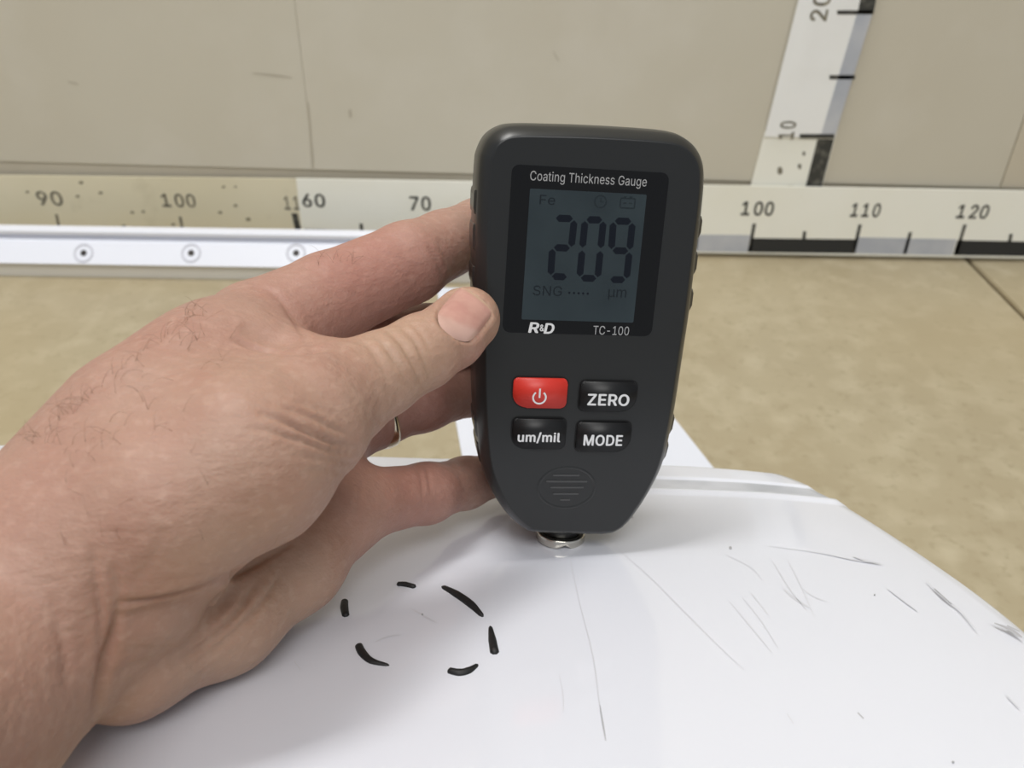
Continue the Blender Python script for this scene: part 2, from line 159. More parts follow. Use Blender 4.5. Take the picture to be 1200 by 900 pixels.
'G': (520,[269,-7,225,-3,185,7,149,25,118,49,91,79,69,116,53,157,43,203,40,254,43,305,53,352,69,393,91,429,117,459,149,484,184,501,223,512,265,516,291,514,316,510,340,504,363,494,384,483,403,469,421,453,436,436,449,416,460,395,468,373,474,349,408,349,402,365,395,379,387,393,378,406,368,417,356,427,344,436,330,443,315,448,300,453,283,455,265,456,236,453,209,445,183,432,160,414,141,392,125,364,113,332,106,295,103,254,106,213,113,177,125,145,141,117,161,95,184,76,210,63,238,56,269,53,296,55,322,61,345,71,365,85,382,102,396,123,407,147,413,173,415,202,434,199,283,199,283,256,478,256,478,200,475,160,466,124,451,91,431,62,406,38,377,19,344,5,308,-4,415,199],[4,56,5,6,5,56,56,55,6,7,6,55,55,54,7,8,7,54,54,53,8,9,8,53,52,9,53,9,52,51,10,9,51,51,50,10,11,10,50,50,49,11,12,11,49,49,48,12,13,12,48,15,47,46,45,17,16,2,59,58,45,16,46,15,46,16,43,18,44,60,1,0,0,61,60,18,43,42,42,19,18,59,2,1,1,60,59,17,45,44,44,18,17,2,58,3,58,57,3,4,3,57,56,4,57,13,48,47,14,13,47,47,15,14,40,20,41,82,63,83,62,83,63,39,21,40,20,40,21,65,64,81,81,64,82,63,82,64,37,23,38,23,22,38,39,38,22,21,39,22,76,75,71,75,74,71,78,77,67,68,67,77,77,76,68,69,68,76,76,71,69,70,84,71,71,74,70,30,29,31,32,31,29,29,28,32,65,81,80,66,65,80,80,79,66,79,78,66,78,67,66,32,28,33,28,27,33,34,33,27,27,26,34,35,34,26,26,25,35,36,35,25,25,24,36,37,36,24,23,37,24,83,62,0,61,0,62,84,70,72,73,72,70,70,74,73,19,42,41,41,20,19,69,71,84]),
'M': (628,[60,0,60,509,152,509,277,187,287,159,299,123,311,84,322,49,307,49,318,83,330,121,342,158,352,187,476,509,568,509,568,0,504,0,504,291,504,327,505,369,506,413,507,457,513,457,508,441,503,425,498,409,482,363,467,322,456,291,342,0,286,0,170,291,159,321,145,361,129,408,112,457,119,457,120,416,121,372,122,328,122,291,122,0,315,73,507,436,120,435],[37,35,1,41,40,0,1,0,40,40,39,1,39,38,1,37,1,38,36,35,44,8,7,42,8,6,5,30,8,5,33,2,34,36,34,2,35,36,2,1,35,2,13,26,25,23,20,14,14,22,23,21,23,22,17,16,15,15,14,17,18,17,14,19,18,14,14,20,19,23,21,43,12,11,28,13,25,24,24,21,13,21,22,13,22,14,13,8,30,29,29,7,8,7,10,9,28,27,12,2,33,32,32,31,3,3,2,32,7,9,42,6,8,42,26,13,27,13,12,27,21,24,43,20,23,43,10,7,29,29,28,11,11,10,29,3,31,4,31,30,4,5,4,30,35,37,44,34,36,44]),
'N': (524,[60,0,60,509,136,509,343,183,349,174,355,163,363,151,371,137,379,122,388,107,396,90,405,73,414,55,405,54,403,72,402,90,401,108,400,126,399,142,399,157,399,195,399,509,463,509,463,0,387,0,202,290,177,331,168,346,159,363,148,381,108,452,119,454,122,384,124,328,125,291,125,0,403,77,120,431],[35,34,0,1,0,34,34,33,1,33,32,1,30,1,32,30,31,2,1,30,2,5,4,3,31,30,37,2,31,29,24,9,8,9,24,10,11,13,12,13,11,14,11,12,15,16,15,12,12,23,16,17,16,23,23,12,24,12,13,24,10,24,13,13,14,10,14,11,36,17,23,18,19,18,23,20,19,23,23,22,20,21,20,22,8,7,24,29,28,2,25,3,26,3,2,26,27,26,2,28,27,2,11,15,36,10,14,36,3,25,5,25,24,5,6,5,24,7,6,24,30,32,37,29,31,37]),
'O': (533,[267,-7,225,-3,186,7,150,25,119,49,92,79,70,115,53,157,44,203,40,254,44,305,53,352,70,393,92,429,119,459,150,484,186,501,225,512,267,516,309,512,348,501,384,484,415,459,442,429,464,393,480,352,490,305,493,254,490,203,480,157,464,115,442,79,415,49,384,25,348,7,309,-3,267,53,296,55,324,63,349,76,372,94,392,116,408,144,420,176,428,213,430,254,428,295,420,332,408,365,392,392,372,415,349,433,324,446,296,453,267,456,237,453,210,445,184,433,161,415,142,392,125,364,113,332,106,295,103,254,106,213,113,176,125,144,142,117,161,94,184,76,210,63,237,55],[7,6,66,66,65,7,8,7,65,65,64,8,9,8,64,64,63,9,63,62,9,10,9,62,62,61,10,11,10,61,61,60,11,12,11,60,2,69,3,69,68,3,58,57,15,0,36,71,0,71,1,70,1,71,55,17,56,16,56,17,1,70,2,69,2,70,56,16,57,15,57,16,3,68,4,5,4,68,68,67,5,6,5,67,66,6,67,12,60,59,13,12,59,59,58,13,14,13,58,58,15,14,18,54,53,34,38,35,35,38,37,52,19,53,18,53,19,40,39,33,50,21,51,20,51,21,33,39,34,38,34,39,51,20,52,19,52,20,30,29,42,43,42,29,29,28,43,44,43,28,28,27,44,45,44,27,46,45,27,27,26,46,47,46,26,26,25,47,48,47,25,25,24,48,40,33,32,41,40,32,32,31,41,31,30,41,30,42,41,48,24,49,24,23,49,23,22,49,50,49,22,21,50,22,35,37,0,36,0,37,54,18,55,17,55,18]),
'R': (449,[60,0,60,509,236,509,273,506,305,500,333,489,356,473,376,455,390,433,401,408,407,381,409,352,407,323,401,296,390,271,376,250,356,232,333,217,305,206,273,200,236,198,96,198,96,255,234,255,258,256,280,260,298,267,313,276,325,287,334,300,340,316,344,333,345,352,344,371,340,389,334,405,325,419,313,430,298,440,279,446,258,451,233,452,125,452,125,0,353,0,230,229,303,229,428,0,125,255,125,198,246,199,314,209],[21,0,43,0,21,22,1,0,22,22,42,1,23,45,24,21,43,49,22,21,48,42,22,48,41,2,42,1,42,2,3,40,39,18,46,19,26,25,46,46,27,26,38,4,39,3,39,4,50,19,45,19,46,45,46,25,24,2,41,40,40,3,2,16,15,28,29,28,15,15,14,29,14,13,29,30,29,13,13,12,30,31,30,12,12,11,31,32,31,11,33,32,11,11,10,33,34,33,10,10,9,34,9,8,34,35,34,8,8,7,35,36,35,7,7,6,36,19,50,44,18,19,44,18,44,51,46,18,51,27,46,17,17,16,27,16,28,27,36,6,37,6,5,37,38,37,5,4,38,5,20,45,49,45,23,48,48,49,45,21,49,48,45,20,50,24,45,46,17,46,51,44,47,51]),
'S': (447,[224,-9,188,-7,156,-1,128,9,102,23,81,40,64,60,51,83,42,109,38,137,104,137,108,118,114,102,123,88,136,76,150,66,166,59,185,53,204,50,224,49,246,50,267,54,286,60,303,69,317,79,329,92,338,106,344,122,346,139,344,154,340,168,332,179,322,189,310,197,296,205,280,211,263,217,245,222,184,239,145,253,112,269,86,289,67,313,56,341,52,372,54,400,62,425,75,448,92,468,113,484,138,498,165,508,195,514,227,516,259,514,289,508,316,498,340,484,360,468,377,449,390,427,398,403,401,378,337,378,332,402,320,421,302,437,280,449,254,456,225,459,204,457,185,454,167,448,152,440,139,430,129,418,121,405,117,391,115,376,117,359,122,345,131,334,142,324,155,315,169,308,184,302,198,297,212,293,264,279,279,275,295,270,312,264,328,256,344,248,359,238,372,226,384,213,395,198,402,180,407,161,408,139,406,112,399,87,386,64,370,43,349,25,323,11,294,0,261,-7],[6,5,13,13,12,6,7,6,12,12,11,7,8,7,11,11,10,8,9,8,10,42,41,80,43,42,80,80,79,43,44,43,79,79,78,44,45,44,78,78,77,45,46,45,77,77,76,46,47,46,76,76,75,47,48,47,75,73,72,50,72,51,50,0,19,18,0,18,1,17,1,18,87,86,38,85,38,86,52,71,70,70,69,52,1,17,2,16,2,17,38,85,39,85,84,39,83,39,84,51,72,71,71,52,51,2,16,3,16,15,3,4,3,15,15,14,4,5,4,14,13,5,14,39,83,40,83,82,40,41,40,82,82,81,41,80,41,81,48,75,74,49,48,74,74,73,49,73,50,49,88,36,89,20,108,21,36,88,37,34,33,92,92,91,34,21,108,107,22,21,107,107,106,22,106,23,22,34,91,35,91,90,35,36,35,90,89,36,90,66,56,67,56,55,67,68,67,55,54,68,55,104,103,25,26,25,103,103,102,26,27,26,102,102,101,27,28,27,101,101,100,28,100,99,28,29,28,99,99,98,29,30,29,98,98,97,30,97,96,30,31,30,96,96,95,31,62,61,63,64,63,61,61,60,64,60,59,64,23,106,105,24,23,105,105,104,24,104,25,24,31,95,32,95,94,32,94,93,32,33,32,93,92,33,93,64,59,65,59,58,65,66,65,58,58,57,66,56,66,57,108,20,0,19,0,20,87,38,37,37,88,87,68,54,69,54,53,69,52,69,53]),
'T': (449,[32,452,32,509,417,509,417,452,257,452,257,0,193,0,193,452],[1,0,7,3,2,4,7,6,5,5,4,7,4,2,7,1,7,2]),
'Z': (438,[42,0,42,46,273,385,284,400,295,415,306,431,318,446,329,461,341,476,348,454,327,453,306,453,285,452,265,452,244,452,223,452,40,452,40,509,397,509,397,462,169,129,157,113,146,97,134,81,97,33,90,54,111,55,131,56,152,57,173,57,193,57,214,57,399,57,399,0,323,453,114,55],[25,24,26,1,0,24,24,25,1,24,0,31,31,30,24,30,29,24,29,28,24,27,24,28,26,24,35,25,26,23,23,22,25,1,25,22,22,21,1,21,20,1,1,20,2,17,16,15,10,6,9,7,10,9,8,7,9,9,19,8,19,18,8,19,2,20,3,2,19,4,3,19,19,9,4,5,4,9,9,6,5,10,7,34,7,8,11,12,11,8,13,12,8,14,13,8,31,0,33,33,32,31,14,8,15,8,18,15,17,15,18,7,11,34,6,10,34,24,27,35,23,26,35]),
'a': (389,[160,-9,137,-7,115,-3,94,5,76,15,60,29,48,45,38,63,32,84,30,108,32,128,36,146,43,161,53,174,64,184,78,193,92,200,108,206,125,211,143,214,161,217,178,220,234,227,247,229,257,231,265,235,271,240,274,246,276,255,276,257,275,272,272,285,267,297,260,307,251,315,240,322,227,327,212,330,196,331,178,330,163,327,149,322,137,316,127,309,118,301,110,292,104,283,100,274,41,291,51,313,64,331,79,346,95,358,114,368,133,375,153,380,173,383,194,384,208,384,223,382,239,379,255,375,271,369,286,360,300,350,312,336,322,320,330,301,335,278,337,251,337,0,277,0,277,52,272,52,267,43,260,34,252,25,242,16,229,8,215,1,199,-4,181,-7,170,45,192,47,211,51,228,59,242,68,254,80,263,93,270,108,274,122,276,138,276,190,272,187,267,184,259,182,251,180,241,178,231,176,200,171,175,168,161,166,147,163,134,159,122,153,112,147,103,139,97,130,93,118,92,105,93,93,96,82,102,72,109,64,119,57,130,52,142,48,156,46],[6,5,112,112,111,6,7,6,111,111,110,7,8,7,110,110,109,8,9,8,109,109,108,9,10,9,108,11,10,108,108,107,11,12,11,107,13,12,107,107,106,13,14,13,106,106,15,14,49,48,47,47,46,49,20,101,100,100,21,20,117,0,82,19,102,101,101,20,19,40,39,55,39,56,55,0,117,1,117,116,1,2,1,116,115,2,116,18,103,102,102,19,18,53,42,41,54,53,41,41,40,54,40,55,54,2,115,3,115,114,3,4,3,114,114,113,4,5,4,113,112,5,113,15,106,105,16,15,105,105,104,16,17,16,104,104,103,17,103,18,17,49,46,45,50,49,45,45,44,50,51,50,44,44,43,51,52,51,43,43,42,52,42,53,52,83,81,80,38,58,57,84,79,78,36,59,37,83,80,79,79,84,83,58,38,37,37,59,58,22,98,97,23,96,95,95,24,23,22,97,96,96,23,22,84,78,77,85,84,77,77,76,85,98,22,99,35,61,36,61,60,36,59,36,60,72,71,70,70,69,91,92,91,69,29,28,69,69,68,29,30,29,68,68,67,30,89,88,72,90,89,72,72,70,90,70,91,90,26,25,92,92,69,26,27,26,69,69,28,27,30,67,31,67,66,31,32,31,66,66,65,32,33,32,65,65,64,33,64,63,33,85,76,75,86,85,75,75,74,86,74,73,86,87,86,73,73,72,87,72,88,87,94,93,95,24,95,93,93,92,24,92,25,24,33,63,34,63,62,34,35,34,62,61,35,62,82,0,81,81,83,82,21,100,99,99,22,21,38,57,39,56,39,57]),
'c': (396,[207,-8,174,-5,144,3,117,16,93,35,72,58,56,85,44,116,37,150,34,187,37,225,44,260,56,291,72,318,93,341,117,360,144,374,174,382,207,384,226,384,243,381,260,377,276,371,291,364,305,356,318,346,330,335,340,322,349,308,356,293,362,277,303,262,300,272,295,281,290,289,284,297,278,304,270,311,261,316,252,321,242,325,231,328,220,329,207,330,184,328,163,321,145,310,130,296,118,278,108,258,102,236,98,212,96,187,98,163,102,139,108,117,118,97,130,80,145,66,163,55,184,49,207,46,220,47,232,49,243,52,253,55,262,60,271,66,279,73,285,80,292,89,297,98,301,107,304,117,363,102,357,86,350,70,341,56,331,43,319,32,306,21,292,12,277,5,261,-1,244,-5,226,-7],[6,5,56,56,55,6,7,6,55,55,54,7,8,7,54,54,53,8,9,8,53,53,52,9,52,51,9,10,9,51,51,50,10,11,10,50,50,49,11,12,11,49,41,19,42,18,42,19,61,0,85,85,62,61,42,18,43,44,43,18,0,61,1,61,60,1,2,1,60,59,2,60,16,45,44,17,16,44,44,18,17,2,59,3,59,58,3,4,3,58,58,57,4,5,4,57,56,5,57,12,49,48,13,12,48,48,47,13,14,13,47,47,46,14,15,14,46,46,45,15,45,16,15,84,64,63,64,84,83,83,65,64,39,21,40,20,40,21,65,83,82,82,66,65,37,23,38,23,22,38,39,38,22,21,39,22,78,77,70,77,76,70,71,70,76,76,75,71,72,71,75,73,72,75,75,74,73,30,29,31,32,31,29,29,28,32,33,32,28,28,27,33,66,82,81,67,66,81,81,80,67,68,67,80,80,79,68,69,68,79,79,78,69,78,70,69,33,27,34,27,26,34,35,34,26,26,25,35,36,35,25,25,24,36,37,36,24,23,37,24,84,63,85,62,85,63,40,20,41,19,41,20]),
'e': (404,[212,-8,177,-5,145,3,117,16,92,35,72,58,56,85,44,116,37,150,34,187,36,224,44,258,55,290,71,317,91,340,115,359,142,373,172,382,205,384,226,383,246,380,266,374,285,366,303,355,319,341,334,324,347,305,357,282,365,256,370,227,371,194,371,169,75,169,75,221,338,221,310,202,308,226,304,248,298,269,288,286,277,301,263,314,246,323,227,328,205,330,183,328,164,323,146,313,131,301,119,286,109,270,102,251,97,231,96,211,96,178,98,151,102,127,110,106,121,88,135,73,151,61,169,53,190,48,212,46,227,47,241,49,254,53,265,58,276,65,285,73,294,82,300,93,306,105,365,91,358,72,348,55,335,39,320,26,302,14,283,4,261,-3,237,-7,308,221,96,221,97,169],[8,7,32,9,8,32,35,34,82,52,51,33,7,6,56,56,55,7,32,7,55,54,53,32,53,33,32,9,32,33,10,9,33,11,10,33,33,51,11,12,11,51,51,50,12,13,12,50,48,47,15,47,16,15,0,63,62,45,44,18,0,62,1,61,1,62,17,46,45,45,18,17,1,61,2,61,60,2,3,2,60,59,3,60,16,47,46,46,17,16,3,59,4,59,58,4,5,4,58,58,57,5,6,5,57,56,6,57,13,50,49,14,13,49,49,48,14,48,15,14,81,65,64,65,81,80,80,66,65,42,20,43,19,43,20,66,80,79,79,67,66,42,41,22,22,21,42,20,42,21,30,29,34,29,28,34,75,74,71,72,71,74,74,73,72,31,35,54,31,30,35,30,34,35,37,36,34,34,28,37,28,27,37,67,79,78,68,67,78,78,77,68,69,68,77,77,76,69,70,69,76,76,75,70,75,71,70,37,27,38,27,26,38,39,38,26,26,25,39,40,39,25,25,24,40,24,23,40,41,40,23,22,41,23,81,64,0,63,0,64,53,54,35,43,19,44,18,44,19,32,55,84,54,32,84,34,36,82,52,33,83,33,53,83,53,35,82,53,82,83,31,54,84]),
'g': (425,[207,-151,180,-149,156,-146,134,-140,114,-132,97,-122,82,-110,70,-97,59,-84,51,-69,101,-41,107,-49,114,-57,122,-66,131,-74,142,-82,154,-88,169,-93,187,-96,207,-97,236,-95,261,-87,282,-75,298,-58,308,-34,311,-6,311,68,306,68,301,60,294,51,287,41,277,32,266,23,252,16,236,10,217,6,195,5,165,7,138,14,113,27,90,43,71,65,55,90,43,120,36,154,34,191,36,229,43,263,55,293,71,320,90,342,112,361,138,374,166,382,196,384,218,383,237,379,253,373,267,365,279,356,288,346,296,336,302,327,308,319,313,319,313,379,372,379,372,-9,370,-40,363,-67,350,-90,334,-109,314,-124,291,-136,265,-144,237,-149,205,59,227,61,246,66,264,75,278,87,290,103,300,121,307,142,311,166,312,193,311,219,307,242,300,264,291,283,279,299,264,312,247,322,227,328,205,330,182,328,163,322,145,312,130,298,118,282,109,262,102,241,98,218,96,193,98,167,102,144,109,123,118,104,131,88,145,76,163,66,183,61],[8,7,11,9,8,11,11,10,9,43,42,106,106,105,43,44,43,105,105,104,44,45,44,104,104,103,45,103,102,45,46,45,102,102,101,46,47,46,101,101,100,47,48,47,100,16,15,3,1,17,2,36,76,111,94,54,95,17,1,18,36,111,37,110,37,111,53,96,95,95,54,53,16,3,2,2,17,16,37,110,38,109,38,110,52,97,96,96,53,52,3,15,4,5,4,15,15,14,5,6,5,14,14,13,6,7,6,13,13,12,7,11,7,12,38,109,39,109,108,39,40,39,108,41,40,108,108,107,41,42,41,107,106,42,107,48,100,99,49,48,99,99,98,49,50,49,98,98,97,50,51,50,97,97,52,51,19,0,75,20,19,75,77,35,34,34,33,77,33,78,77,92,57,93,57,56,93,55,93,56,79,31,30,60,59,91,20,75,74,74,21,20,78,33,32,32,31,78,31,79,78,91,59,92,59,58,92,57,92,58,68,67,25,26,25,67,85,84,67,67,66,85,86,85,66,65,64,66,71,70,23,70,69,23,24,23,69,69,68,24,68,25,24,83,82,26,26,67,83,67,84,83,86,66,87,66,64,87,88,87,64,89,88,64,63,89,64,21,74,73,22,21,73,73,72,22,72,71,22,71,23,22,79,30,29,29,28,79,80,79,28,28,27,80,81,80,27,27,26,81,26,82,81,89,63,90,63,62,90,91,90,62,62,61,91,60,91,61,18,1,0,0,19,18,76,36,35,35,77,76,93,55,94,54,94,55]),
'h': (410,[114,227,114,0,53,0,53,509,114,509,114,287,102,287,116,319,132,344,152,362,175,374,200,382,227,384,252,383,275,377,295,369,313,356,328,340,341,321,350,298,355,271,357,240,357,0,296,0,296,235,293,263,286,286,273,304,256,318,235,326,210,329,192,328,176,324,161,317,147,308,136,297,126,283,119,266,115,248,114,314],[3,2,6,2,1,0,6,2,0,0,38,6,10,32,31,9,33,32,32,10,9,8,34,33,33,9,8,6,38,37,5,6,37,37,36,5,36,35,5,7,5,35,35,34,7,34,8,7,3,6,4,12,29,13,29,12,30,11,30,12,28,14,29,13,29,14,24,23,22,22,21,24,24,21,25,21,20,25,20,19,25,26,25,19,19,18,26,18,17,26,27,26,17,17,16,27,28,27,16,16,15,28,14,28,15,30,11,31,10,31,11,5,7,39,6,5,39,4,6,39]),
'i': (167,[53,0,53,379,114,379,114,0,84,443,73,444,63,448,54,455,47,463,43,472,41,483,43,494,47,504,54,512,63,518,73,522,84,524,95,522,105,518,114,512,121,504,125,494,126,483,125,472,121,463,114,455,105,448,95,444],[10,9,11,4,15,14,5,4,6,7,6,4,4,14,7,9,8,7,11,9,7,7,14,11,14,13,11,12,11,13,23,22,24,25,24,22,22,21,19,21,20,19,25,22,18,22,19,18,1,0,3,3,2,1,27,26,4,26,25,4,25,18,4,18,17,4,15,4,17,17,16,15]),
'k': (381,[110,137,110,212,121,212,284,379,360,379,184,199,177,199,53,0,53,509,114,509,114,0,294,0,148,186,191,229,372,0,114,212,114,141,154,178,201,216],[1,15,9,0,7,10,7,0,1,8,7,1,1,9,8,5,13,6,11,14,5,13,5,18,4,3,13,1,0,16,12,6,13,13,3,2,5,14,18,0,10,16,6,12,17,12,2,15,15,16,12,15,1,16,5,6,17,11,5,17,12,16,17,2,12,13,4,13,18]),
'l': (189,[139,-2,112,0,91,8,74,20,62,37,55,59,53,84,53,509,114,509,114,99,114,83,117,71,120,62,126,57,135,53,146,52,160,53,170,54,181,3,162,-1,154,-2,147,-2],[5,4,11,11,10,5,6,5,10,10,9,6,7,6,9,9,8,7,14,0,15,19,18,16,18,17,16,15,0,21,21,20,15,20,19,15,19,16,15,0,14,1,14,13,1,2,1,13,13,12,2,3,2,12,4,3,12,11,4,12]),
'm': (610,[53,0,53,379,112,379,112,295,108,295,114,314,122,331,132,346,144,358,158,368,172,376,187,382,203,385,219,386,245,383,268,375,287,361,303,342,314,320,321,295,312,295,318,312,326,329,337,343,350,356,364,366,381,375,398,381,417,385,437,386,458,385,478,380,497,372,514,361,529,346,541,328,550,307,555,283,557,255,557,0,496,0,496,254,493,279,485,298,473,313,456,323,438,329,419,330,402,329,387,326,374,320,363,312,353,302,345,290,340,277,336,263,335,247,335,0,274,0,274,260,272,280,265,297,253,311,238,322,220,328,199,330,185,329,171,326,158,320,145,312,135,302,126,289,119,274,115,257,114,238,114,0,112,308,317,309],[75,74,0,1,0,74,4,1,74,74,73,4,68,67,8,67,9,8,6,70,69,7,6,69,69,68,7,68,8,7,4,73,72,3,4,72,72,71,3,71,70,3,5,3,70,70,6,5,1,4,2,65,11,66,10,66,11,64,63,14,13,12,64,64,14,13,64,12,65,11,65,12,59,20,60,61,60,20,20,18,61,18,17,61,62,61,17,17,16,62,62,16,63,16,15,63,14,63,15,9,67,66,66,10,9,55,54,19,54,53,19,50,25,24,26,49,48,48,27,26,25,50,49,49,26,25,19,53,52,21,19,52,22,21,52,52,51,22,23,22,51,51,50,23,50,24,23,29,47,46,31,30,45,46,45,30,29,46,30,41,40,39,39,38,41,38,37,41,41,37,42,37,36,42,43,42,36,36,35,43,35,34,43,44,43,34,34,33,44,33,32,44,45,44,32,31,45,32,27,48,47,28,27,47,47,29,28,57,56,58,59,58,56,56,55,59,20,59,55,55,19,20,20,19,77,3,5,76,4,3,76,2,4,76,19,21,77,18,20,77]),
'n': (410,[114,227,114,0,53,0,53,379,112,379,112,287,102,287,116,319,132,344,152,362,175,374,200,382,227,384,252,383,275,377,295,369,313,356,328,340,341,321,350,298,355,271,357,240,357,0,296,0,296,235,293,263,286,286,273,304,256,318,235,326,210,329,192,328,176,324,161,317,147,308,136,297,126,283,119,266,115,248,112,310],[1,0,2,3,2,0,6,3,0,0,38,6,3,6,4,10,32,31,9,33,32,32,10,9,8,34,33,33,9,8,6,38,37,5,6,37,37,36,5,36,35,5,7,5,35,35,34,7,34,8,7,12,29,13,29,12,30,11,30,12,28,14,29,13,29,14,24,23,22,22,21,24,24,21,25,21,20,25,20,19,25,26,25,19,19,18,26,18,17,26,27,26,17,17,16,27,28,27,16,16,15,28,14,28,15,30,11,31,10,31,11,5,7,39,6,5,39,4,6,39]),
'o': (415,[207,-8,174,-5,144,3,117,16,93,35,72,58,56,85,44,116,37,150,34,187,37,225,44,260,56,291,72,318,93,341,117,360,144,374,174,382,207,384,241,382,271,374,299,360,323,341,343,318,359,291,371,260,379,225,381,187,379,150,371,116,359,85,343,58,323,35,299,16,271,3,241,-5,207,46,231,49,252,55,270,66,285,80,298,97,307,117,314,139,318,163,319,187,318,212,314,236,307,258,298,278,285,296,270,310,252,321,231,328,207,330,184,328,163,321,145,310,130,296,118,278,108,258,102,236,98,212,96,187,98,163,102,139,108,117,118,97,130,80,145,66,163,55,184,49],[7,6,66,66,65,7,8,7,65,65,64,8,9,8,64,64,63,9,63,62,9,10,9,62,62,61,10,11,10,61,61,60,11,12,11,60,0,36,1,36,71,1,1,71,2,71,70,2,3,2,70,69,3,70,57,56,15,16,15,56,56,55,16,55,17,16,3,69,4,69,68,4,5,4,68,68,67,5,6,5,67,66,6,67,12,60,59,13,12,59,59,58,13,14,13,58,58,57,14,57,15,14,18,54,53,18,53,19,37,35,34,38,37,34,34,33,38,39,38,33,51,21,52,21,20,52,53,52,20,19,53,20,30,29,42,43,42,29,29,28,43,44,43,28,28,27,44,45,44,27,46,45,27,27,26,46,47,46,26,26,25,47,48,47,25,25,24,48,39,33,32,40,39,32,32,31,40,41,40,31,31,30,41,30,42,41,48,24,49,24,23,49,50,49,23,23,22,50,51,50,22,21,51,22,36,0,35,35,37,36,54,18,55,17,55,18]),
's': (365,[182,-8,157,-7,133,-3,112,3,93,12,76,24,62,38,50,54,41,73,36,94,94,107,101,87,111,72,124,60,141,52,160,47,181,45,206,47,227,53,244,62,258,74,265,88,268,103,266,115,262,126,254,136,243,144,229,150,212,155,149,170,118,180,92,192,72,208,58,227,50,249,47,274,49,295,55,314,65,332,79,347,95,360,115,370,137,378,161,383,187,384,212,383,234,379,254,372,271,363,286,352,299,339,309,324,318,308,324,290,268,277,262,291,254,304,243,316,228,325,210,331,187,333,166,331,147,326,131,317,119,305,111,292,109,277,110,264,115,253,124,243,136,235,152,229,172,223,229,209,261,200,287,187,306,171,320,153,328,131,331,107,329,85,323,65,312,47,298,31,281,18,260,6,236,-2,210,-7],[5,12,6,12,11,6,7,6,11,8,7,11,11,10,8,9,8,10,34,33,67,35,34,67,67,66,35,36,35,66,66,65,36,37,36,65,38,37,65,0,16,1,16,15,1,71,29,72,1,15,2,15,14,2,3,2,14,13,3,14,29,71,30,70,30,71,41,63,62,42,41,62,62,61,42,61,43,42,3,13,4,5,4,13,12,5,13,30,70,31,70,69,31,32,31,69,69,68,32,33,32,68,67,33,68,38,65,64,39,38,64,64,63,39,40,39,63,63,41,40,27,73,28,60,59,45,44,60,45,17,87,86,18,17,86,86,85,18,85,19,18,26,74,27,73,27,74,57,47,58,47,46,58,59,58,46,45,59,46,82,81,21,81,80,21,22,21,80,80,79,22,23,22,79,79,78,23,78,77,23,24,23,77,77,76,24,53,52,54,55,54,52,52,51,55,19,85,84,20,19,84,84,83,20,83,82,20,82,21,20,24,76,25,76,75,25,26,25,75,74,26,75,55,51,56,51,50,56,50,49,56,57,56,49,49,48,57,47,57,48,16,0,87,87,17,16,72,29,28,28,73,72,43,61,60,60,44,43]),
't': (227,[204,379,204,327,6,327,6,379,65,471,126,471,126,98,127,83,130,70,136,61,144,55,156,51,170,50,185,51,202,54,213,2,207,0,200,-2,192,-3,184,-3,176,-4,168,-4,138,-1,113,7,92,21,77,41,68,64,65,93,126,379,126,327,65,327,65,379],[23,9,24,25,24,9,9,8,25,26,25,8,8,7,26,27,26,7,7,6,27,29,30,6,12,20,19,19,13,12,20,12,21,11,21,12,16,15,14,13,19,18,18,17,13,17,16,13,16,14,13,21,11,22,11,10,22,23,22,10,9,23,10,28,31,29,5,4,28,1,0,28,29,1,28,27,6,30,3,2,30,31,3,30,30,29,31,31,28,4]),
'u': (410,[182,-5,158,-3,135,2,115,11,97,23,82,39,69,59,60,82,54,109,53,139,53,379,114,379,114,144,116,117,124,94,137,75,154,61,175,53,200,50,218,51,234,55,249,62,263,71,274,83,283,97,290,113,295,132,296,153,296,379,357,379,357,0,298,0,298,92,307,92,294,60,277,35,257,17,234,5,209,-3,298,70],[10,9,12,12,11,10,17,0,18,0,17,1,16,1,17,1,16,2,3,2,16,15,3,16,3,15,4,5,4,15,15,14,5,6,5,14,7,6,14,14,13,7,8,7,13,9,8,13,12,9,13,19,38,37,37,20,19,20,37,36,21,20,36,36,35,21,35,22,21,30,33,31,32,33,25,26,25,33,27,26,33,33,30,27,30,29,27,28,27,29,22,35,34,23,22,34,34,32,23,24,23,32,32,25,24,18,0,38,38,19,18,32,34,39,33,32,39,31,33,39]),
